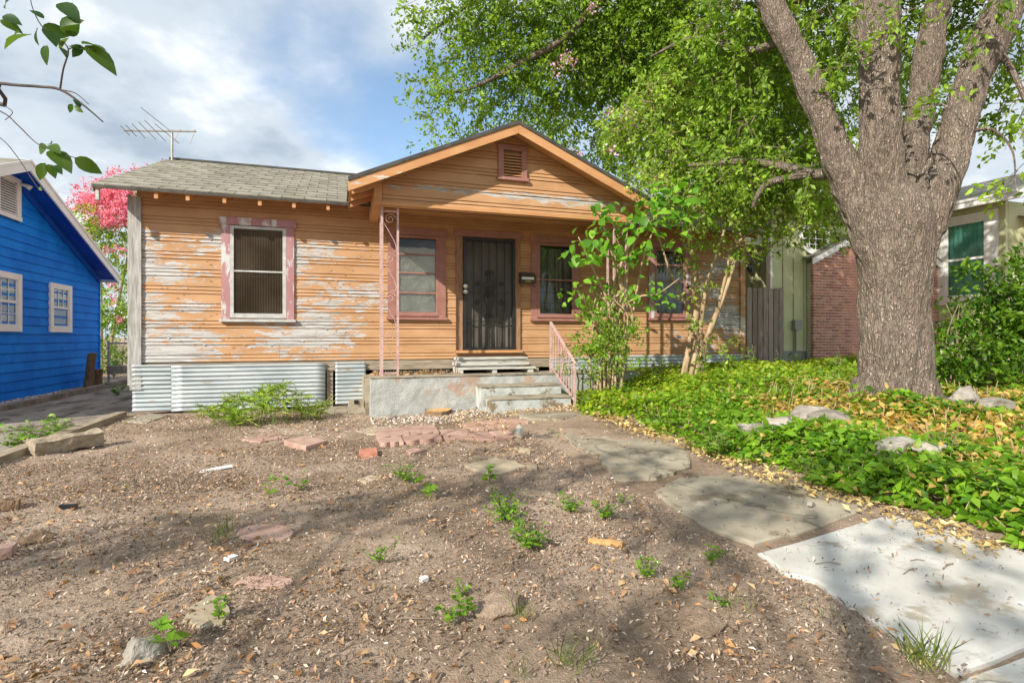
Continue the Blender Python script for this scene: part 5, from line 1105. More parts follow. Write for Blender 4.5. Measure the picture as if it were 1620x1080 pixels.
# the tree on the left whose twigs hang into the picture; its crown shades the yard
lt = thing('broadleaf_tree', (-4.2, -3.6, 0), 'broad-leaved tree whose drooping twigs enter at the upper left corner', 'tree')
q = MB(); limb(q, [(-4.2, -3.6, -0.1, 0.24), (-4.2, -3.6, 1.0, 0.19), (-4.25, -3.5, 2.4, 0.15), (-4.4, -3.2, 4.2, 0.10), (-4.6, -2.6, 5.8, 0.04)], 10, 4); q.build('trunk', BARKB, lt, True)
tips = [
 [(-4.25, -3.5, 2.5, .07), (-4.3, -0.4, 3.0, .016), P4(-150, 110, 3.0, 6), P4(0, 132, 2.9, 3.4), P4(60, 137, 2.85, 3.0), P4(95, 142, 2.8, 2.6), P4(130, 165, 2.8, 2.0), P4(163, 193, 2.8, 1.2)],
 [P4(95, 142, 2.8, 2.0), P4(100, 110, 2.8, 1.7), P4(108, 78, 2.8, 1.5), P4(90, 60, 2.8, 1.3), P4(65, 40, 2.8, 1.2), P4(50, 8, 2.8, 1.0), P4(48, -20, 2.8, 1)],
 [P4(108, 78, 2.8, 1.2), P4(125, 74, 2.8, 1.0), P4(150, 80, 2.8, .6)],
 [P4(-80, 150, 2.9, 3), P4(0, 176, 2.9, 1.5), P4(30, 200, 2.85, 1.3), P4(60, 228, 2.8, 1.1), P4(95, 242, 2.8, .9), P4(120, 250, 2.8, .6)],
 [P4(-60, 180, 2.9, 2), P4(0, 218, 2.8, 1.0), P4(25, 245, 2.8, .9), P4(45, 275, 2.8, .7), P4(62, 300, 2.8, .6)],
 [P4(8, 190, 2.85, .8), P4(20, 178, 2.85, .7), P4(8, 168, 2.85, .5)],
 [P4(100, 143, 2.8, 1.2), P4(120, 148, 2.8, 1.0), P4(140, 165, 2.78, .8)]]
for b_ in tips: q = MB(); limb(q, b_, 6, 5); q.build('branch', DARKTWIG, lt, True)
LT = [leaf_mesh('t', 1, 0.58, c, 0.25, 0.3) for c in ((0.035, 0.085, 0.02), (0.055, 0.12, 0.02), (0.08, 0.15, 0.02))]
for px, py, ex_, ey_, sz in ((50, 55, 0, 62, 44), (30, 52, 5, 60, 36), (95, 45, 128, 24, 34), (60, 45, 52, 65, 26), (75, 48, 88, 62, 34), (66, 46, 100, 52, 34), (100, 52, 128, 46, 30), (110, 60, 95, 68, 26), (135, 72, 178, 102, 48), (130, 70, 165, 68, 34), (128, 72, 120, 84, 20), (108, 74, 128, 72, 26), (75, 72, 68, 94, 26), (95, 75, 106, 85, 20), (70, 30, 60, 22, 18), (95, 5, 128, 28, 40), (100, 0, 90, -14, 26), (115, 165, 108, 176, 14), (118, 168, 130, 178, 14), (128, 170, 120, 160, 12), (15, 0, 0, 8, 24),
     (75, 232, 52, 240, 26), (78, 230, 92, 236, 26), (80, 238, 112, 262, 44), (118, 250, 150, 268, 34), (72, 258, 62, 276, 26), (76, 260, 84, 272, 22), (85, 262, 98, 272, 20), (62, 296, 66, 304, 8), (82, 228, 70, 222, 16), (5, 25, 30, 33, 26), (0, 32, 18, 40, 26)):
    a = at_d(px, py, 2.8); b2 = at_d(ex_, ey_, 2.8+rl.uniform(-.05, .05)); d = b2-a
    put_leaf(rl.choice(LT), a, d, (rl.gauss(.1, .6), rl.gauss(-.9, .3), rl.gauss(.3, .6)), sz/FPX*2.8*1.12, lt)
def shade_blob(qx, qy, t, r, k=1.0):     # part of the crown that stands in the sun's way above a patch of yard
    c = Vector((qx, qy, 0)) - SUN/SUN.length*0; return ((qx-1.4*t, qy-1.0*t, 1.05*t), r, k)
shb = [shade_blob(-2.6+k*.38, 3.42+.20*k*.38*1.0+.12*math.sin(k*1.9), 4.4+.5*(k % 3)*.4, .15+.07*((k*7) % 3)/2) for k in range(15)]
shb += [shade_blob(2.9, 3.4, 4.6, .26, .9), shade_blob(2.2, 3.0, 4.9, .25), shade_blob(1.85, 2.3, 4.7, .15), shade_blob(1.2, 1.95, 4.9, .10), shade_blob(2.85, 2.2, 4.7, .18, .8), shade_blob(3.2, 2.3, 4.7, .14), shade_blob(2.6, 1.6, 4.9, .18), shade_blob(4.2, 3.4, 5.6, .3, .6), shade_blob(1.4, 4.9, 4.9, .16)]
C, D_ = blob_twigs(shb, 420); crown('crown', lt, [twig_leaves(C, D_, 9, 0.3, 0.12, (0.04, 0.10, 0.015), (0.10, 0.18, 0.025), 0.6)])
for k in range(0, len(shb), 7):
    c = Vector(shb[k][0]); q = MB(); s0 = Vector((-4.4, -3.2, 4.2)); limb(q, [(*s0, .02), (*(s0.lerp(c, .5)+Vector((0, 0, .25))), .012), (*c, .005)], 6, 4); q.build('branch', BARKB, lt, True)

# papyrus-like clump before the tin skirting
fp = gpt(425, 668); fern = thing('umbrella_sedge', fp, 'clump of bright green umbrella sedge before the corrugated tin skirting', 'plant')
q = MB(); LP, LA, LS = [], [], []
for k in range(65):
    x = fp.x + rl.uniform(-0.72, 0.68); y = fp.y + rl.uniform(-0.28, 0.30); u_ = abs(x-fp.x)/0.72; h = rl.uniform(.07, .46)*(1-0.6*u_) + 0.05; zz = gh(x, y)
    tx, ty = x+rl.uniform(-.14, .14), y+rl.uniform(-.15, .08); q.tube([(x, y, zz), ((x+tx)/2, (y+ty)/2, zz+h*.6), (tx, ty, zz+h)], 0.004, 4)
    for j in range(13):
        a = rl.uniform(0, 6.283); LP.append((tx, ty, zz+h)); LA.append((math.cos(a), math.sin(a), rl.uniform(-.45, .55))); LS.append(rl.uniform(.12, .26))
for (px, py) in ((447, 618), (437, 625), (480, 640)):
    p = at_d(px, py-6, fp.length*0.96)
    tp = at_y(px, py-12, fp.y); q.tube([(tp.x+.03, fp.y, 0), (tp.x+.01, fp.y, tp.z*.6), tuple(tp)], .004, 4)
    for j in range(14):
        a = rl.uniform(0, 6.283); LP.append(tuple(tp)); LA.append((math.cos(a), math.sin(a), rl.uniform(-.5, .5))); LS.append(rl.uniform(.12, .22))
q.build('stem', M('sedge_stem', (0.10, 0.20, 0.03), (0.16, 0.28, 0.05), 8, 0.6, bs=0), fern, False, False)
LP, LA, LS = np.array(LP), np.array(LA), np.array(LS)
crown('blades', fern, [leaf_arrays(LP, LA, LS, 0.10, tints(len(LP), (0.13, 0.27, 0.02), (0.42, 0.52, 0.10), .3), fold=.02, curl=.35)])

# ------------------------------------------------------------------ ground cover bed at the right
def in_bed(x, y):
    e = 3.62 + 0.10*np.sin(y*2.3) + 0.08*np.sin(y*5.1+1) - 0.16*S(y, 5.5, 7.2) + 0.25*(1-S(y, 2.2, 2.9))
    return (x > e), x-e
def bed_points(n, x0, x1, y0, y1):
    x = x0+(x1-x0)*RNG.random(n); y = y0+(y1-y0)*RNG.random(n); ok, d = in_bed(x, y); ok &= ~((x > 5.9) & (x < 7.0) & (np.abs(y-4.84) < .42)); ok &= y < 9.55
    return x[ok], y[ok], d[ok]
def bumpy(x, y): return 0.5+0.5*np.sin(x*3.1+1.3*np.sin(y*2.2))*np.sin(y*2.7+x*0.9)
parts = []
for (n, x0, x1, y0, y1, size, hmax) in ((36000, 3.4, 8.2, 0.9, 4.6, .082, .36), (34000, 3.2, 10.5, 4.6, 7.4, .074, .27), (26000, 3.3, 12.5, 7.4, 9.6, .072, .24)):
    x, y, d = bed_points(n, x0, x1, y0, y1); bz = bumpy(x, y)
    hh = hmax*(0.35+0.65*bz)*S(d, -.05, .35)
    dead = S(x, 4.2, 5.4)*(1-S(y, 5.0, 6.4))*(0.35+.65*S(y, 2.4, 3.6))*(0.60+0.5*np.sin(x*4+y*3)*np.sin(x*1.7-y*2.1)) + .45*S(x, 4.1, 5.0)*(1-S(y, 2.6, 3.3))*(.5+.5*np.sin(x*5.3+y*4.1)) + 0.06
    dead = np.clip(dead, 0.05, .86); hh = hh*(1-0.65*np.clip(dead, 0, .8))
    z = ground_h(x, y) + hh*RNG.random(len(x))**0.45 + 0.012
    isd = RNG.random(len(x)) < dead
    A = RNG.normal(size=(len(x), 3))*np.array([1, 1, .45]); up = np.tile(np.array([[-.25, -.2, 1.0]]), (len(x), 1))
    g_ = S(y, 5.2, 7.6)[:, None]; t1 = np.array([[.07, .19, .013]])*(1-g_) + np.array([[.12, .25, .014]])*g_; t2 = np.array([[.26, .45, .03]])*(1-g_) + np.array([[.40, .50, .035]])*g_
    rr = RNG.random((len(x), 1)); T = (t1*(1-rr)+t2*rr)*(1+RNG.normal(size=(len(x), 1))*.15)
    dd = tints(len(x), (.38, .25, .07), (.68, .50, .15), .22); T[isd] = dd[isd]
    parts.append(leaf_arrays(np.stack([x, y, z], 1), A, size*(.4+1.0*RNG.random(len(x)))*np.where(isd, .85, 1), .58, np.clip(T, .004, .9), up, .10, .12))
V, F, T = merge(parts)
tag(link('ground_cover', np_mesh('ground_cover', V, F, T), LEAF), 'low green and yellowing ground cover right of the path', 'ground cover', kind='stuff')
# cut stalks and dry stems standing in the bed
q = MB()
for k in range(520):
    x, y = rl.uniform(3.8, 8.0), rl.uniform(1.6, 6.2); ok, d = in_bed(np.array(x), np.array(y))
    if not bool(ok) or (5.9 < x < 7.0 and abs(y-4.84) < .5): continue
    z = gh(x, y); h = rl.uniform(.08, .26); q.tube([(x, y, z), (x+rl.gauss(0, .05), y+rl.gauss(0, .05), z+h)], rl.uniform(.0025, .005), 4)
for k in range(26):
    x, y = rl.uniform(4.2, 8.2), rl.uniform(2.2, 5.6); z = gh(x, y)+rl.uniform(.06, .16); a = rl.uniform(0, 6.28); L = rl.uniform(.3, .8)
    q.tube([(x, y, z), (x+math.cos(a)*L*.5, y+math.sin(a)*L*.5, z+rl.uniform(0, .08)), (x+math.cos(a)*L, y+math.sin(a)*L, z-.03)], .005, 4)
tag(q.build('dry_stalks', M('dry_stalk', (0.34, 0.23, 0.12), (0.52, 0.40, 0.24), 8, 0.9, bs=0), None, False, False), 'cut dry stalks standing among the ground cover', 'dry stalks', kind='stuff')
# taller leafy plants in the bed
def leafy(name, base, h, n, spread, size, label, cat, c1, c2, width=.5, group=None, stems=5):
    t = thing(name, base, label, cat, group); LP, LA = [], []; q = MB()
    for k in range(stems):
        a = rl.uniform(0, 6.283); hh = h*rl.uniform(.6, 1.05); tx, ty = math.cos(a)*spread*rl.random(), math.sin(a)*spread*rl.random()
        q.tube([base, (base[0]+tx*.4, base[1]+ty*.4, base[2]+hh*.6), (base[0]+tx, base[1]+ty, base[2]+hh)], max(.0018, h*.008), 4)
        for j in range(max(2, n//stems)):
            f_ = rl.uniform(.2, 1.0); b_ = rl.uniform(0, 6.283); LP.append((base[0]+tx*f_, base[1]+ty*f_, base[2]+hh*f_)); LA.append((math.cos(b_), math.sin(b_), rl.uniform(-.1, .6)))
    q.build('stem', TWIG, t, False, False); LP = np.array(LP); LA = np.array(LA); up = np.tile(np.array([[-.2, -.3, 1.0]]), (len(LP), 1))
    crown('foliage', t, [leaf_arrays(LP, LA, size*(.6+.7*RNG.random(len(LP))), width, tints(len(LP), c1, c2, .2), up)]); return t
G1, G2 = (.06, .15, .014), (.22, .36, .04)
for px, py, D, h, n, sp_, sz, lab in ((1040, 600, 9.2, .55, 90, .3, .08, 'leafy green seedling clump between the sapling and the crape myrtle'), (1110, 600, 9.2, .75, 90, .25, .09, 'upright leafy plant at the right foot of the crape myrtle'), (1150, 600, 9.3, .4, 80, .3, .08, 'low leafy plant before the right end of the tin skirting'), (1190, 585, 10.5, .55, 110, .35, .08, 'straggly leafy plant at the foot of the wooden fence'), (1240, 585, 10.5, .45, 90, .4, .07, 'pale feathery plant before the green foundation'), (1330, 575, 9.6, .55, 24, .14, .13, 'big-leaved seedling before the brick wall'),
                                     (1358, 640, 6.2, .32, 40, .22, .10, 'dark leafy sprig against the left foot of the oak'), (1000, 640, 8.4, .3, 90, .4, .07, 'yellow-green leafy mound below the sapling'), (925, 635, 8.1, .28, 50, .2, .07, 'leafy sprig beside the lower end of the handrail'), (1130, 690, 5.2, .34, 60, .25, .09, 'dark broad-leaved clump at the bend of the path'), (1290, 730, 4.2, .30, 50, .22, .085, 'dark broad-leaved clump beside the dappled slab'), (1500, 720, 4.5, .36, 40, .2, .10, 'tall green sprigs among the yellow leaves at right'), (1590, 800, 3.4, .28, 36, .18, .085, 'green sprigs at the right edge near the pale slab'), (1400, 740, 4.2, .28, 40, .2, .085, 'green sprigs below the long white rock')):
    p = at_d(px, py, D); leafy('leafy_plant', (p.x, p.y, gh(p.x, p.y)), h, n, sp_, sz, lab, 'plant', G1, G2)

# ------------------------------------------------------------------ stones and garden pieces
def stone(px, py, sx, sy, sz, seed, label, mat=ROCK, name='rock', rot=0, lift=.3):
    p = gpt(px, py); o = link(name, rock_mesh(sx, sy, sz, seed), mat); o.location = (p.x, p.y, p.z+sz*lift*.9+ (0.11 if p.x > 3.6 else 0)); o.rotation_euler = (0, 0, rot)
    return tag(o, label, 'rock')
stone(1192, 645, .16, .12, .10, 1, 'small white rock leftmost of those around the oak', lift=.7); stone(1232, 645, .13, .12, .12, 2, 'rounded grey rock next to the flat slabs left of the oak', lift=.7)
stone(1275, 642, .28, .17, .11, 3, 'largest flat grey rock left of the oak', lift=.8); stone(1318, 648, .24, .16, .09, 4, 'flat pale rock just left of the oak trunk', lift=.8)
stone(1236, 684, .19, .12, .09, 5, 'half buried pale rock in the leaves below the grey rocks', lift=.9); stone(1275, 685, .11, .09, .09, 6, 'small bright rock among green leaves left of the oak', lift=1.0)
stone(1375, 670, .12, .08, .07, 7, 'small white rock fragment at the left foot of the oak', lift=1.0); stone(1418, 690, .22, .10, .09, 8, 'long white rock directly before the oak trunk', lift=1.1, rot=.1); stone(1470, 690, .18, .09, .06, 9, 'flat pale rock before the right side of the oak', lift=1.2)
stone(1528, 655, .17, .11, .11, 10, 'pale rock right of the oak below the broad-leaved bush', lift=.8); stone(1570, 665, .22, .13, .07, 11, 'flat grey rock partly under dry leaves at the right', lift=.9); stone(1340, 660, .1, .09, .07, 12, 'little pale rock touching the leaves at the oak foot', lift=1.0)
stone(232, 1038, .075, .06, .065, 13, 'pale pointed rock at the lower left of the yard', rot=.4); stone(822, 690, .07, .06, .09, 14, 'upright white stone beside the pink pavers'); stone(905, 612, .16, .09, .16, 15, 'cream block leaning behind the handrail', lift=1.5)
stone(612, 662, .14, .08, .045, 16, 'low grey stone against the left corner of the porch wall'); stone(60, 852, .1, .07, .03, 17, 'dark clod of soil at the left edge', BARKB, 'soil_clod'); stone(795, 962, .13, .09, .05, 18, 'lump of earth in the lower middle of the yard', SOIL, 'soil_clod'); stone(1110, 985, .11, .1, .035, 19, 'low lump of earth near the pale slab', SOIL, 'soil_clod')
def flat(name, px_list, th, mat, label, cat, seed, wob=.006, n=3, sink=.02, tilt=None):
    pts = [gpt(*p) for p in px_list]; z = sum(p.z for p in pts)/len(pts)
    o = link(name, slab_poly([(p.x, p.y) for p in pts], z-sink, z+th, seed=seed, wob=wob, n=n), mat); return tag(o, label, cat)
def disc(px, py, rx, ry, n=14): return [(px+rx*math.cos(6.283*i/n), py+ry*math.sin(6.283*i/n)) for i in range(n)][::-1]
flat('stepping_stone', disc(420, 845, 45, 14), .014, PAVER, 'round pink stepping stone in the shade band', 'stepping stone', 1, .003, 2)
flat('stepping_stone', disc(420, 922, 45, 11), .008, PAVER, 'round pink stepping stone half buried in soil', 'stepping stone', 2, .006, 2)
flat('flagstone', [(290, 985), (300, 965), (335, 942), (352, 952), (366, 972), (350, 992), (322, 998)], .016, FLAG, 'mossy tan flagstone at the lower left', 'flagstone', 3)
flat('flagstone', [(735, 741), (758, 733), (785, 727), (815, 733), (831, 741), (810, 748), (783, 757), (760, 752)], .03, FLAG, 'big tan flagstone in the middle of the yard', 'flagstone', 4)
flat('flagstone', [(833, 740), (847, 738), (850, 746), (838, 747)], .03, FLAG, 'small square chip beside the big tan flagstone', 'flagstone', 5)
flat('flagstone', [(563, 683), (590, 676), (620, 676), (630, 684), (600, 690)], .01, FLAG, 'yellowish flagstone behind the scalloped pink blocks', 'flagstone', 6)
flat('flagstone', [(806, 711), (825, 708), (850, 712), (838, 719)], .014, FLAG, 'thin yellowish flagstone right of the pink pavers', 'flagstone', 7)
flat('flagstone', [(566, 760), (585, 752), (607, 752), (600, 760), (580, 764)], .008, FLAG, 'pale low stone left of the weeds in mid yard', 'flagstone', 8)
flat('flagstone', [(200, 668), (235, 655), (265, 658), (232, 670)], .015, CONC, 'flat grey stone at the foot of the corner board', 'flagstone', 9)
flat('flagstone', [(495, 650), (520, 640), (560, 640), (560, 652), (530, 656)], .012, CONC, 'flat grey stone before the skirting gap', 'flagstone', 10)
flat('paver', [(449, 705), (484, 714), (518, 703), (482, 696)], .055, PAVER, 'thick square pink paver lying alone', 'paver', 11, 0, 2)
flat('paver', [(382, 696), (420, 687), (440, 688), (398, 699)], .012, PAVER, 'thin pink paver behind the square one, nearer the sedge', 'paver', 12, .003, 2)
flat('paver', [(395, 699), (440, 690), (458, 692), (412, 701)], .014, PAVER, 'thin pink paver strip next to the square one', 'paver', 13, .003, 2)
flat('brick_fragment', [(568, 718), (570, 724), (597, 722), (596, 714)], .05, BRICK, 'dark red brick fragment left of the loose pavers', 'brick', 14, 0, 2)
flat('paver', [(642, 716), (649, 722), (674, 715), (655, 712)], .03, PAVER, 'triangular broken pink paver chip', 'paver', 15, .002, 2)
# row of scalloped edging blocks and square pavers
def scallop(pxs, label, seed):
    a, b2, c, d = [gpt(*p) for p in pxs]; pts = []
    for i in range(25):                                   # wavy front edge a -> b2
        t = i/24; p = a.lerp(b2, t); nrm = Vector((0, -1)); k_ = abs(math.sin(t*math.pi*2.5))*.035; pts.append((p.x, p.y-k_))
    pts += [(c.x, c.y), (d.x, d.y)]; z = gh(a.x, a.y)
    q = MB().prism([(x, y, z-.02) for x, y in pts], (0, 0, .02+.05)); return tag(q.build('edging_block', PAVER), label, 'edging block', 'pink scalloped edging blocks')
scallop([(602, 707), (638, 704), (634, 696), (598, 700)], 'scalloped pink edging block, front left of the row', 1); scallop([(640, 704), (698, 698), (694, 690), (636, 696)], 'scalloped pink edging block, front right of the row', 2)
scallop([(598, 698), (648, 693), (645, 687), (595, 691)], 'scalloped pink edging block, middle left of the row', 3); scallop([(650, 693), (694, 688), (690, 682), (647, 687)], 'scalloped pink edging block, middle right of the row', 4)
scallop([(596, 690), (690, 681), (684, 677), (596, 685)], 'scalloped pink edging block at the back of the row', 5)
rowsP = [[(698, 690), (752, 694), (738, 680), (692, 682)], [(704, 698), (750, 696), (742, 690), (700, 691)],
         [(748, 682), (772, 681), (765, 676), (732, 677)], [(774, 680), (795, 678), (782, 673), (768, 675)], [(797, 678), (818, 676), (806, 670), (784, 673)], [(752, 695), (782, 692), (772, 686), (745, 688)], [(784, 691), (816, 688), (800, 682), (774, 685)], [(755, 700), (785, 697), (780, 693), (752, 696)], [(787, 697), (816, 693), (812, 689), (784, 692)], [(738, 676), (762, 672), (752, 669), (728, 672)], [(764, 672), (800, 669), (786, 666), (755, 669)], [(802, 669), (836, 668), (820, 664), (790, 666)]]
plab = ['wide pink paver right of the scalloped blocks', 'wide pink paver below its twin, right of the scalloped blocks', 'pink paver, left in the second row of the grid', 'pink paver, middle of the second row of the grid', 'pink paver, right in the second row of the grid', 'pink paver, left in the third row of the grid', 'pink paver, right in the third row of the grid', 'pink paver, left in the front row of the grid', 'pink paver, right in the front row of the grid', 'pink paver, left in the back row of the grid', 'pink paver, middle of the back row of the grid', 'pink paver, right in the back row of the grid']
for i, (r_, lb) in enumerate(zip(rowsP, plab)): o = flat('paver', r_, .02+.004*(i % 3), PAVER, lb, 'paver', 30+i, .002, 2); o['group'] = 'pink pavers laid in a grid before the porch'
# pier block, stumps, timber edging, log
pb = gpt(563, 653); q = MB()
q.add([(pb.x-.14, pb.y-.12, 0), (pb.x+.14, pb.y-.12, 0), (pb.x+.14, pb.y+.12, 0), (pb.x-.14, pb.y+.12, 0), (pb.x-.10, pb.y-.09, .20), (pb.x+.10, pb.y-.09, .20), (pb.x+.10, pb.y+.09, .20), (pb.x-.10, pb.y+.09, .20)], [(0, 3, 2, 1), (4, 5, 6, 7), (0, 1, 5, 4), (1, 2, 6, 5), (2, 3, 7, 6), (3, 0, 4, 7)])
me = q.mesh(); rough_mesh(me, .08, .006, 8, 2); pbk = link('pier_block', me, CONC); tag(pbk, 'tapered concrete pier block standing by the skirting gap', 'block')
box('slot_shade', DARK, pbk, pb.x-.03, pb.x+.03, pb.y-.115, pb.y-.09, .15, .205)  # solid dark box painted as the shade of a notch
def stump(c, r, h, name, label, lean=(0, 0), bark=BARKB):
    t = thing(name, c, label, 'stump'); k = 16; ring = [(r*(1+.12*math.sin(3*i*6.283/k+r*30))*math.cos(6.283*i/k), r*(1+.12*math.sin(3*i*6.283/k+r*30))*math.sin(6.283*i/k)) for i in range(k)]
    V = [(c[0]+x*1.18, c[1]+y*1.18, c[2]-.04) for x, y in ring] + [(c[0]+x+lean[0]*.5, c[1]+y+lean[1]*.5, c[2]+h*.5) for x, y in ring] + [(c[0]+x+lean[0], c[1]+y+lean[1], c[2]+h) for x, y in ring]
    MB().add(V, [(j*k+i, j*k+(i+1) % k, (j+1)*k+(i+1) % k, (j+1)*k+i) for j in range(2) for i in range(k)]).build('bark', bark, t)
    MB().add([(c[0]+x*.97+lean[0], c[1]+y*.97+lean[1], c[2]+h+.002+.3*r*(x/r)*.15) for x, y in ring], [tuple(range(k))]).build('cut_face', CUTWOOD, t, False, False); return t
sp_ = gpt(697, 657); stump((sp_.x, 8.18, 0.0), .20, .085, 'tree_stump', 'low freshly sawn tree stump before the porch wall')
st = at_x(140, 612, -5.45); stump((-5.45, st.y, 0.03), .085, .78, 'tree_stump', 'tall thin sawn trunk against the blue wall', (.06, .05)); stump((-5.42, st.y+.42, 0.03), .08, .38, 'tree_stump', 'short sawn trunk beside the tall one at the blue wall', (.03, 0))
me = MB().box(-3.12, -2.98, -1.0, 9.55, -0.05, 0.075).mesh(); rough_mesh(me, .25, .010, 4, 7); tag(link('edging_timber', me, TIMBER), 'long grey timber edging between the driveway and the yard', 'timber')
me = MB().box(-0.30, 0.30, -.09, .09, -.07, .085).mesh(); rough_mesh(me, .06, .035, 5, 9); o = link('log', me, TIMBER); lg = gpt(95, 716); o.location = (lg.x+.02, lg.y+.12, .07); o.rotation_euler = (0.1, -.05, .75); tag(o, 'split rough log lying against the timber edging', 'log')
me = MB().box(-.19, .19, -.1, .1, -.1, .1).mesh(); o = link('concrete_block', me, CONC); pz = at_y(185, 575, 16.4); o.location = (pz.x, 16.4, .35); tag(o, 'concrete block by the chain-link fence', 'block')
# litter and single bits
def chip(name, px, py, sx, sy, sz, mat, label, cat, rot, seed):
    p = gpt(px, py); me = MB().box(-sx/2, sx/2, -sy/2, sy/2, 0, sz).mesh(); rough_mesh(me, max(sx/5, .02), min(sx, sy)*.10, 14, seed); o = link(name, me, mat); o.location = (p.x, p.y, p.z+.004); o.rotation_euler = (rl.uniform(-.08, .08), rl.uniform(-.1, .1), rot); return tag(o, label, cat)
chip('paper_scrap', 342, 743, .26, .09, .012, PAPER, 'white torn scrap lying in the sunny soil', 'scrap', .3, 1)
chip('wood_piece', 958, 861, .20, .035, .02, CUTWOOD, 'orange split piece of wood in mid yard', 'wood', -.75, 2)
chip('dark_scrap', 108, 805, .10, .04, .03, BLACKIRON, 'small black scrap at the left of the yard', 'scrap', .1, 3)
chip('brick_fragment', 0, 882, .12, .12, .06, PAVER, 'pink brick corner cut off by the left edge', 'brick', .2, 4)
chip('plastic_scrap', 365, 886, .06, .04, .02, PAPER, 'crumpled white plastic below the pink stepping stone', 'scrap', .9, 5)
chip('white_shell', 671, 920, .035, .03, .02, PAPER, 'small white bit of plaster in the lower middle', 'scrap', .4, 6)
chip('white_pebble', 1283, 800, .05, .03, .03, ROCK, 'white pebble lying on the grey dappled slab', 'pebble', .4, 7)
chip('blue_litter', 72, 669, .42, .18, .012, BLUELIT, 'faded blue sheet of litter on the driveway', 'litter', .2, 8)
chip('green_litter', 133, 656, .12, .06, .02, TEAL, 'small teal piece of litter on the driveway', 'litter', .2, 9)
chip('fallen_bark', 12, 805, .12, .10, .06, BARKB, 'broken reddish root piece at the left edge', 'wood', .3, 10)
def stick(px, py, L, rot, r, label, mat=TWIG, bend=.06):
    p = gpt(px, py, .006 if p_on_slab(px, py) else .012); dx, dy = math.cos(rot)*L/2, math.sin(rot)*L/2
    q = MB().tube([(p.x-dx, p.y-dy, p.z), (p.x-dy*bend, p.y+dx*bend, p.z+.008), (p.x+dx, p.y+dy, p.z)], r, 5); tag(q.build('stick', mat), label, 'stick')
def p_on_slab(px, py): return px > 1200
stick(1310, 893, .13, -.35, .0025, 'thin twig on the left of the pale slab'); stick(1440, 905, .14, .2, .0025, 'thin twig crossing the middle of the pale slab'); stick(1500, 897, .13, .25, .004, 'forked dark twig on the right of the pale slab'); stick(1452, 888, .08, -.3, .0025, 'short twig near the top of the pale slab'); stick(1280, 785, .22, -1.0, .003, 'dark twig lying on the grey dappled slab')
stick(690, 833, .22, .9, .004, 'brown twig upright in the shade of mid yard'); stick(640, 985, .22, -.2, .0035, 'pale curved twig in the lower middle soil', TWIG); stick(260, 945, .15, .3, .003, 'thin pale twig at the lower left soil', TWIG); stick(1255, 973, .12, .1, .004, 'grey twig on the soil beside the pale slab', TWIG); stick(385, 908, .16, .4, .003, 'curved grey twig below the pink stepping stone', TWIG)
# weeds, each its own plant
for px, py, h, n, s_, sz, lab in ((640, 762, .14, 120, .22, .03, 'patch of small weeds left of the big tan flagstone'), (676, 790, .16, 8, .05, .085, 'single broad-leaved seedling in the shade band'), (775, 765, .14, 6, .05, .085, 'broad-leaved seedling just below the big tan flagstone'), (790, 800, .10, 70, .2, .028, 'fine weeds right of centre in the yard'), (800, 828, .13, 120, .20, .034, 'largest weed patch in mid yard'), (845, 870, .12, 90, .18, .036, 'bright weed patch below the largest one'), (905, 812, .10, 90, .14, .028, 'small-leaved weed left of the orange wood piece'), (955, 822, .10, 90, .13, .028, 'bright weed behind the orange wood piece'), (1022, 918, .10, 50, .12, .03, 'sprawling weed in the right of the yard'), (1074, 936, .08, 30, .07, .028, 'little weed right of the sprawling one'),
     (716, 985, .10, 36, .10, .035, 'yellow-green weed in the lower middle'), (600, 893, .10, 50, .10, .022, 'grassy weed at the centre left'), (425, 788, .16, 10, .05, .05, 'thin seedling left in the sunny soil'), (470, 778, .13, 12, .07, .05, 'thin seedling right of its neighbour in the sun'), (270, 1032, .16, 9, .05, .075, 'bright leafy seedling beside the pale pointed rock'), (345, 985, .10, 24, .06, .03, 'small weed on the mossy tan flagstone'), (1120, 888, .08, 40, .1, .026, 'low weed between the slab and the wood piece'), (735, 945, .07, 14, .05, .03, 'tiny weed beside the white bit of plaster'), (825, 845, .1, 40, .1, .03, 'weed tuft between the two bright patches'), (1140, 962, .05, 16, .05, .026, 'tiny green weed on the shaded lump of soil'),
     (60, 700, .24, 130, .35, .06, 'leafy weeds on the driveway at the left edge'), (25, 712, .2, 70, .22, .06, 'weeds against the timber edging at the left edge'), (95, 690, .22, 40, .18, .06, 'thin weeds on the driveway beyond the log'), (185, 628, .3, 40, .3, .08, 'bright sprig hanging over the driveway by the corner board'), (180, 598, .45, 60, .3, .09, 'yellow-green plant below the chain-link fence'), (562, 610, .2, 24, .12, .05, 'small seedling growing by the pier block'), (700, 652, .06, 14, .05, .03, 'tiny weed at the foot of the porch wall'), (780, 640, .10, 10, .08, .035, 'small sprig on the left of the lower step'), (985, 800, .07, 30, .08, .024, 'tiny weeds near the left edge of the grey slab'), (385, 608, .3, 30, .12, .035, 'wispy seedling before the tin skirting'), (880, 700, .12, 8, .06, .03, 'wispy seedling on the middle path slab'), (820, 690, .14, 12, .06, .03, 'sprig beside the upright white stone')):
    p = gpt(px, py); leafy('weed', (p.x, p.y, p.z+.004), h*1.15, int(n*1.5), s_*1.2, sz*1.1, lab, 'weed', (.07, .19, .015), (.24, .42, .035), .5, 'weeds in the bare yard', max(3, n//6))
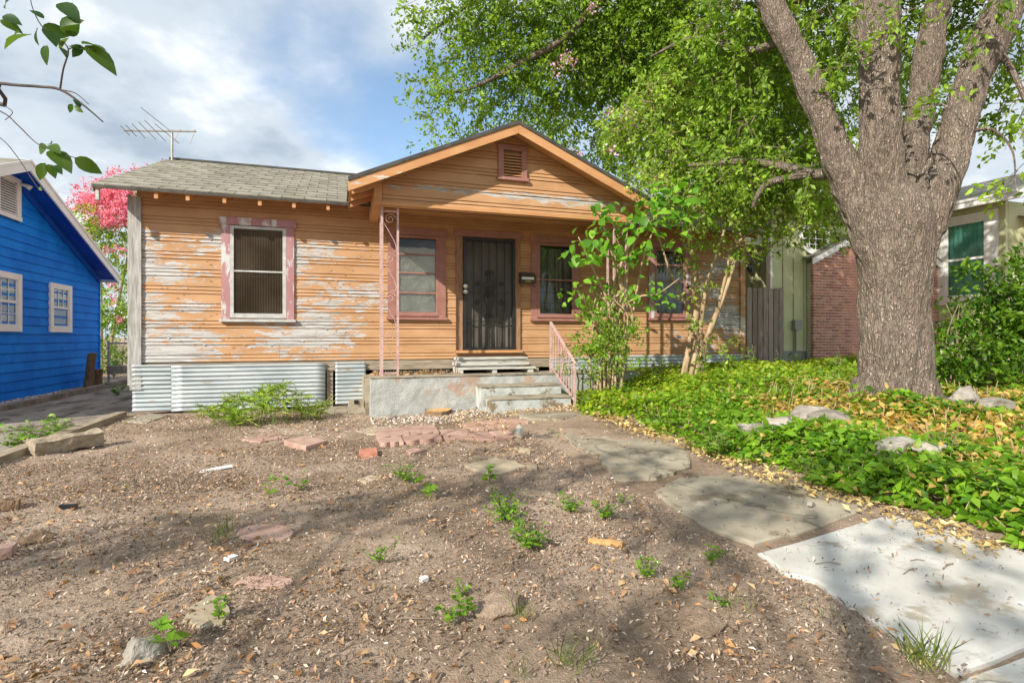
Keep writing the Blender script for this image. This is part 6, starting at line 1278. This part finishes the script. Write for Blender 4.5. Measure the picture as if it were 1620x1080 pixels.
def tuft(px, py, h, n, lab):
    p = gpt(px, py, .005); P_ = np.array([[p.x+rl.gauss(0, .03), p.y+rl.gauss(0, .03), p.z] for _ in range(n)]); A = np.array([[rl.gauss(0, .45), rl.gauss(0, .45), 1] for _ in range(n)])
    V, F, T = leaf_arrays(P_, A, h*(.5+.7*RNG.random(n)), .035, tints(n, (.10, .19, .03), (.34, .36, .12), .2), fold=.01, curl=.25); tag(link('grass_tuft', np_mesh('grass_tuft', V, F, T), LEAF), lab, 'grass', 'grass tufts in the yard')
tuft(1462, 1058, .17, 60, 'dry green grass tuft at the edge of the pale slab'); tuft(1178, 968, .10, 14, 'thin grass tuft right of the yard weeds'); tuft(1300, 985, .09, 10, 'thin grass blades below the edge of the pale slab'); tuft(905, 1062, .15, 30, 'grass tuft at the bottom of the yard'); tuft(820, 1075, .08, 18, 'tiny grass tuft at the bottom edge'); tuft(350, 856, .16, 26, 'flattened green grass blades left of the pink stepping stone'); tuft(830, 985, .12, 20, 'sparse grass beside the lump of earth'); tuft(205, 772, .06, 18, 'pale dead grass tuft in the sunny soil')

# ------------------------------------------------------------------ chips and leaf litter over the soil
def litter(n, x0, x1, y0, y1, smin, smax, cols, wts, dens=None, flatness=.35, width=.5, lift=.004):
    x = x0+(x1-x0)*RNG.random(n); y = y0+(y1-y0)*RNG.random(n); onp = (x > 2.15) & (x < 3.55) & (y < 7.2)
    patch = .5+.5*np.sin(x*1.9+1.7*np.sin(y*1.3+.5))*np.sin(y*2.3+1.1*np.sin(x*1.7)); ok = (RNG.random(n) < .28+.72*patch**1.5) & (x > -2.95) & ~(onp & (RNG.random(n) < .95)) & ~in_bed(x, y)[0]; x, y = x[ok], y[ok]; n = len(x)
    z = ground_h(x, y)+lift+RNG.random(n)*.012 + np.where((x > 2.1) & (x < 3.6), .012, 0); A = RNG.normal(size=(n, 3))*np.array([1, 1, flatness]); up = np.tile(np.array([[0, 0, 1.0]]), (n, 1))
    c = np.array(cols)[RNG.choice(len(cols), n, p=np.array(wts)/sum(wts))]; T = np.clip(c*(1+RNG.normal(size=(n, 1))*.25), .01, .85)
    return leaf_arrays(np.stack([x, y, z], 1), A, smin+(smax-smin)*RNG.random(n)**2.2, width, T, up, .10, .12)
CH = [(.15, .105, .075), (.28, .205, .15), (.42, .325, .245), (.60, .49, .385), (.50, .29, .155), (.72, .65, .56)]
parts = [litter(120000, -2.6, 4.2, 1.2, 3.4, .006, .032, CH, [8, 8, 6, 1.7, 2.0, .25], width=.38, flatness=.7), litter(90000, -3.0, 4.2, 3.4, 6.4, .010, .038, CH, [7, 8, 6, 2.0, 2.0, .35], width=.38, flatness=.6), litter(20000, -3.0, 3.8, 6.4, 9.5, .016, .05, CH, [3, 6, 6, 3, 1.6, 1.3], width=.45)]
V, F, T = merge(parts); tag(link('wood_chips', np_mesh('wood_chips', V, F, T), LITTER), 'fine wood chips and crumbs over the bare yard', 'wood chips', kind='stuff')
DL = [(.46, .23, .09), (.36, .20, .11), (.55, .38, .20), (.28, .17, .10)]
parts = [litter(1700, -2.4, 4.0, 1.25, 3.6, .025, .07, DL, [3, 3, 2, 2], flatness=.25), litter(2200, -3, 4, 3.6, 9.4, .03, .07, DL, [2, 3, 3, 2], flatness=.25), litter(1500, 1.5, 3.9, 6.4, 8.0, .03, .06, [(.62, .45, .20), (.55, .36, .15)], [1, 1], flatness=.25, lift=.02)]
for k in range(34):
    cx_, cy_2 = rl.uniform(-2.5, 2.0), rl.uniform(1.4, 6.5); n = rl.randrange(14, 46); s = rl.uniform(.08, .28); xx_ = cx_+s*1.5*RNG.normal(size=n); yy_ = cy_2+s*RNG.normal(size=n)
    P_ = np.stack([xx_, yy_, ground_h(xx_, yy_)+.006+.02*RNG.random(n)], 1)
    parts.append(leaf_arrays(P_, RNG.normal(size=(n, 3))*np.array([1, 1, .35]), .03+.035*RNG.random(n), .45, tints(n, (.26, .15, .085), (.52, .33, .17), .25), np.tile(np.array([[0, 0, 1.0]]), (n, 1)), .16, .3))
n = 1500; yy_ = 2.0+5.2*RNG.random(n); xx_ = 3.50+.12*RNG.normal(size=n)+.06*np.sin(yy_*3); P_ = np.stack([xx_, yy_, ground_h(xx_, yy_)+.012+.02*RNG.random(n)], 1)
parts.append(leaf_arrays(P_, RNG.normal(size=(n, 3))*np.array([1, 1, .3]), .025+.045*RNG.random(n), .5, tints(n, (.40, .26, .10), (.66, .50, .22), .25), np.tile(np.array([[0, 0, 1.0]]), (n, 1))))
V, F, T = merge(parts); tag(link('fallen_leaves', np_mesh('fallen_leaves', V, F, T), DRYLEAF), 'curled brown leaves fallen on the yard soil', 'fallen leaves', kind='stuff')
# white gravel and wood chip scatter at the foot of the porch, pale gravel by the blue wall
def pebbles(n, fx, smin, smax, cols):
    Vs, Fs, Ts = [], [], []; oct_ = np.array([[1, 0, 0], [-1, 0, 0], [0, 1, 0], [0, -1, 0], [0, 0, .6], [0, 0, -.6]]); of = np.array([[0, 2, 4], [2, 1, 4], [1, 3, 4], [3, 0, 4], [2, 0, 5], [1, 2, 5], [3, 1, 5], [0, 3, 5]])
    for k in range(n):
        x, y = fx(); s = rl.uniform(smin, smax); Vs.append(oct_*s*np.array([rl.uniform(.6, 1.3), rl.uniform(.6, 1.3), rl.uniform(.5, 1)])+np.array([x, y, gh(x, y)+s*.3])); Fs.append(of+k*6); Ts.append(np.tile(np.array(rl.choice(cols))*rl.uniform(.75, 1.1), (6, 1)))
    return np.concatenate(Vs), np.concatenate(Fs), np.concatenate(Ts)
V, F, T = pebbles(1500, lambda: (min(3.4, max(.5, rl.gauss(1.5, .7))), 8.3-abs(rl.gauss(0, .45))), .008, .026, [(.6, .55, .48), (.7, .67, .62), (.45, .36, .26), (.35, .24, .15)])
tag(link('gravel', np_mesh('gravel', V, F, T), LITTER), 'pale gravel scattered at the foot of the porch', 'gravel', kind='stuff')
V, F, T = pebbles(1100, lambda: (rl.uniform(-5.75, -5.28), rl.uniform(10.5, 14.6)), .012, .04, [(.6, .58, .55), (.72, .70, .68), (.4, .36, .32), (.3, .22, .15)])
tag(link('gravel', np_mesh('gravel', V, F, T), LITTER), 'white gravel strip along the foot of the blue wall', 'gravel', kind='stuff')
V, F, T = pebbles(420, lambda: (-5.0+abs(rl.gauss(0, .18)), rl.uniform(10.5, 17)), .01, .022, [(.62, .12, .26), (.55, .2, .3)])
tag(link('fallen_petals', np_mesh('fallen_petals', V, F, T), PETAL), 'fallen pink petals along the driveway kerb', 'petals', kind='stuff')
V, F, T = pebbles(2600, lambda: (rl.uniform(-4.9, -3.15), rl.uniform(5, 16)), .008, .025, [(.2, .16, .12), (.32, .27, .22), (.12, .09, .07)])
tag(link('driveway_debris', np_mesh('driveway_debris', V, F, T), LITTER), 'dirt and crumbs strewn over the driveway', 'debris', kind='stuff')
# dry leaves on the porch floor edge
n = 260; x = .6+1.35*RNG.random(n); y = 8.6+.9*RNG.random(n); P_ = np.stack([x, y, np.full(n, .56)+.05*RNG.random(n)], 1)
V, F, T = leaf_arrays(P_, RNG.normal(size=(n, 3))*np.array([1, 1, .3]), .04+.05*RNG.random(n), .5, tints(n, (.3, .17, .08), (.5, .33, .17)), None)
tag(link('porch_leaves', np_mesh('porch_leaves', V, F, T), DRYLEAF), 'dry brown leaves drifted along the porch floor', 'fallen leaves', kind='stuff')
